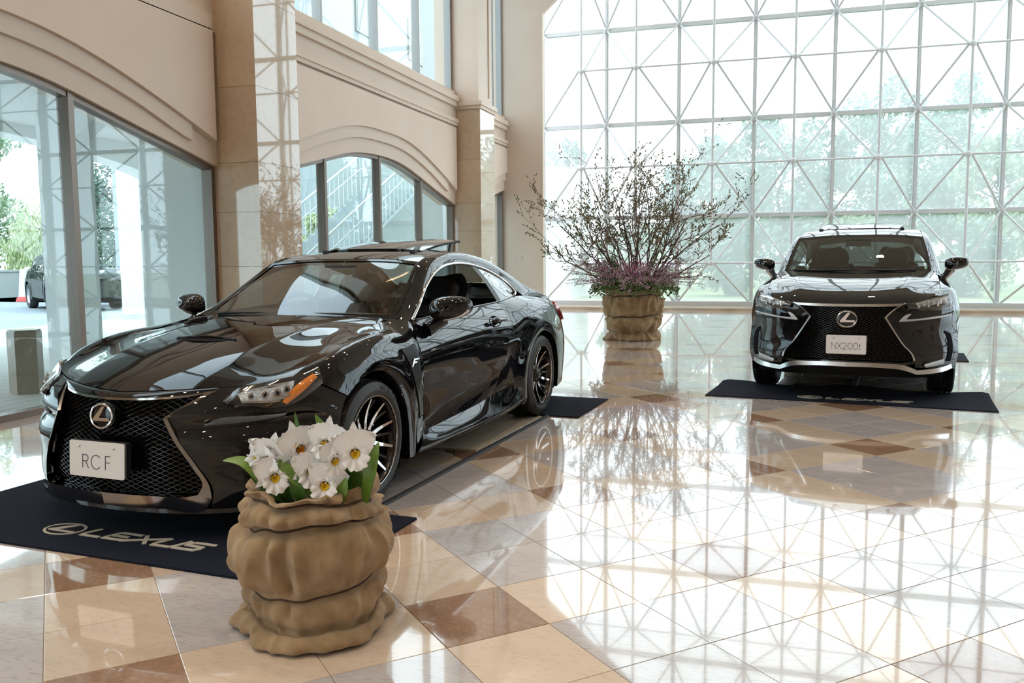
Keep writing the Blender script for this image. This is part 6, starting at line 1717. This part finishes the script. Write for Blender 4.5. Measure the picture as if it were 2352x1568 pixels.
# stair, rail and white building behind the second bay
bld = empty('white_building', (-19, 34, 0)); tag(bld, 'plain white building outside behind the stair', 'building')
MB().box(-4, 4.6, -8, 22, -.03, 13).build('building_wall', M_conc, bld)
for k in range(5):
    for zz in (6.2, 9.4):
        y = -5.5 + 4.6 * k; f = MB().box(4.55, 4.66, y, y + 1.5, zz, zz + 1.6).build('window', M_alu2, bld); MB().box(4.66, 4.67, y + .08, y + 1.42, zz + .08, zz + 1.52).build('pane', M_cglass, f)
stn = empty('outdoor_stair', (-10.2, 15.2, 0)); tag(stn, 'white outdoor stair with thin metal railings', 'stair')
MB().prism([(0, -.01), (8.5, -.01), (8.5, 3.2), (6.8, 3.2), (0, .0)], 'x', -.9, -.8).build('stringer', M_conc, stn); MB().prism([(0, -.01), (8.5, -.01), (8.5, 3.2), (6.8, 3.2), (0, .0)], 'x', .8, .9).build('stringer', M_conc, stn)
for k in range(20): MB().box(-.8, .8, .34 * k, .34 * k + .36, .16 * k - .01, .16 * k + .15).build('step', M_conc, stn)
M_rail = pbr('rail_steel', (.66, .68, .69), .4, metal=.3)
for sx in (-.85, .85):
    mb = MB(); mb.tube([(sx, 0, 1.0), (sx, 6.8, 4.2), (sx, 8.5, 4.2)], .03, 8); mb.build('handrail', M_rail, stn, smooth=True)
    mb = MB(); mb.tube([(sx, 0, .62), (sx, 6.8, 3.82), (sx, 8.5, 3.82)], .016, 6); mb.build('middle_rail', M_rail, stn, smooth=True)
    for k in range(29):
        y = .25 * k; mb = MB(); mb.tube([(sx, y, y * .47 + .02), (sx, y, y * .47 + 1.0)], .011, 5); mb.build('baluster', M_rail, stn)
# white curved wall outside the lattice, left
cwl = MB(); pts = [(-9.5 + 3.1 * math.sin(t), 25.0 + 6 * (1 - math.cos(t))) for t in np.linspace(0, 1.5, 14)]
cwl.prism([(p[0], p[1]) for p in pts] + [(p[0] - .35, p[1] + .05) for p in pts[::-1]], 'z', -.05, 4.3)
o = cwl.build('curved_wall', M_stucco); tag(o, 'white curved outdoor wall beyond the left end of the lattice', 'wall')
# trees
def blob_tree(name, label, x, y, h, r, kind, seed, crown=.35, n=2200, leaf=(.10, .22), blobs=16, droop=0.0, group='trees outside', cat='tree'):
    R_ = random.Random(seed); e = empty(name, (x, y, -.05)); tag(e, label, cat, group)
    mb = MB(); top = h * .86
    pts = [(R_.gauss(0, .04) * k, R_.gauss(0, .04) * k, top * k / 6) for k in range(7)]
    mb.tube(pts, [max(.03, .022 * h * (1 - k / 7.2)) for k in range(7)], 7)
    B = []
    for k in range(blobs):
        t = crown + (1 - crown) * (k + .5) / blobs; zz = h * t
        rad = r * (math.sin(math.pi * min(1, (1 - t) / (1 - crown) * .80 + .16)) ** .7) * R_.uniform(.45, 1.0)
        a = R_.uniform(0, 6.283); c = Vector((rad * math.cos(a), rad * math.sin(a), zz + R_.gauss(0, .2)))
        B.append((c, r * R_.uniform(.28, .50)))
        mb.tube([(0, 0, min(top, zz * .9)), tuple(c * .6 + Vector((0, 0, zz * .37))), tuple(c)], [.035, .02, .008], 5, caps=False)
    tr = mb.build('trunk', M_bark2, e, smooth=True, fix=False)
    fb = MB()
    for _ in range(n):
        c, br = R_.choice(B); d = Vector((R_.gauss(0, 1), R_.gauss(0, 1), R_.gauss(0, .75))).normalized() * br * R_.uniform(.35, 1.0) ** .6
        p = c + d; p.z -= droop * R_.random() * 1.5
        s = R_.uniform(*leaf); u = Vector((R_.gauss(0, 1), R_.gauss(0, 1), R_.gauss(.4, 1))).normalized(); v = u.orthogonal().normalized(); w = u.cross(v)
        if droop: v = Vector((R_.gauss(0, .15), R_.gauss(0, .15), -1)); w = v.cross(u).normalized() * .5
        fb.add([tuple(p - v * s), tuple(p + w * s * .55), tuple(p + v * s), tuple(p - w * s * .55)], [(0, 1, 2, 3)])
    o = fb.build('foliage', M_fol[kind], e, fix=False); o['kind'] = 'stuff'
    return e
def at40(x, z, y): k = y / 40.0; return (x * k, y, (z - 1.3) * k + 1.3)
front = [(-3.7, 5.3, 37, 1.3, 0, 'small pale pine beyond the lattice, left of the others'), (-2.4, 6.4, 42, 1.5, 0, 'slender pine beyond the lattice above the blossom pot'), (-1.0, 5.0, 47, 1.6, 1, 'rounded tree beyond the lattice right of the blossom pot'), (.3, 7.0, 38, 1.7, 0, 'pine beyond the lattice rising behind the SUV mirror'), (2.1, 6.0, 43, 1.7, 2, 'dark tree beyond the lattice above the SUV roof'), (4.2, 7.9, 38.5, 1.8, 0, 'tall pine beyond the lattice, right of the SUV sunroof'), (6.9, 8.0, 43.5, 1.9, 0, 'tallest pine beyond the lattice near the right edge'), (8.7, 5.6, 36, 1.7, 1, 'broad leafy tree at the right end of the lattice view'), (10.6, 6.6, 42, 1.9, 2, 'dark tree beyond the right edge of the lattice'), (5.3, 5.9, 49, 2.0, 1, 'leafy tree behind the tall pines')]
for k, (x, z, y, r, kd, lb) in enumerate(front):
    x, y, h = at40(x, z, y); blob_tree('pine_tree' if kd == 0 else 'leafy_tree', lb, x, y, h, r, kd, 100 + k, crown=.28 if kd == 0 else .2, blobs=30, n=6500, leaf=(.07, .15))
shr = [(-4.9, 30.0, 2.2, 1.15, 1, 'low bush outside behind the blossom pot'), (-1.3, 30.6, 2.0, 1.15, 2, 'dark low bush outside right of the blossom pot'), (2.2, 30.0, 2.3, 1.15, 1, 'bright bush outside behind the SUV'), (5.7, 30.6, 2.3, 1.15, 2, 'dark bush outside right of the SUV'), (9.2, 30.0, 2.4, 1.15, 1, 'bright bush outside at the right edge')]
for k, (x, y, h, r, kd, lb) in enumerate(shr): blob_tree('shrub', lb, x, y, h, r, kd, 200 + k, crown=.12, n=3000, leaf=(.06, .13), blobs=18, group='shrubs outside the lattice', cat='shrub')
left = [(-36, 27, 8.0, 2.6, 2, 'dark tree across the road, seen at the left edge'), (-40, 35, 8.8, 2.8, 1, 'broad green tree across the road left of the column'), (-31.8, 31.6, 3.4, 1.5, 3, 'pale weeping willow across the road'), (-37, 42.5, 8.2, 2.7, 2, 'dark tree across the road behind the white column'), (-36.5, 50, 8.4, 2.8, 1, 'green tree across the road above the parked SUV'), (-42, 57.5, 8.5, 3.0, 2, 'farthest tree across the road'), (-46, 28, 9.0, 3.0, 1, 'green tree across the road beyond the left edge')]
for k, (x, y, h, r, kd, lb) in enumerate(left): blob_tree('roadside_tree', lb, x, y, h, r, kd, 300 + k, crown=.12, n=9000, leaf=(.08, .17) if kd != 3 else (.07, .16), blobs=34, droop=.8 if kd == 3 else 0, group='trees across the road')
bays = [(-10.4, 29.0, 6.5, 1.6, 0, 'pine outside the second window bay'), (-8.9, 34.8, 5.8, 1.6, 2, 'dark tree outside the second window bay'), (-12.6, 22.6, 2.6, .55, 3, 'yellow-green bush beside the outdoor stair')]
for k, (x, y, h, r, kd, lb) in enumerate(bays): blob_tree('garden_tree' if h > 2 else 'garden_bush', lb, x, y, h, r, kd, 400 + k, crown=.2, n=4000, leaf=(.05, .12), blobs=20, group='garden trees by the stair')
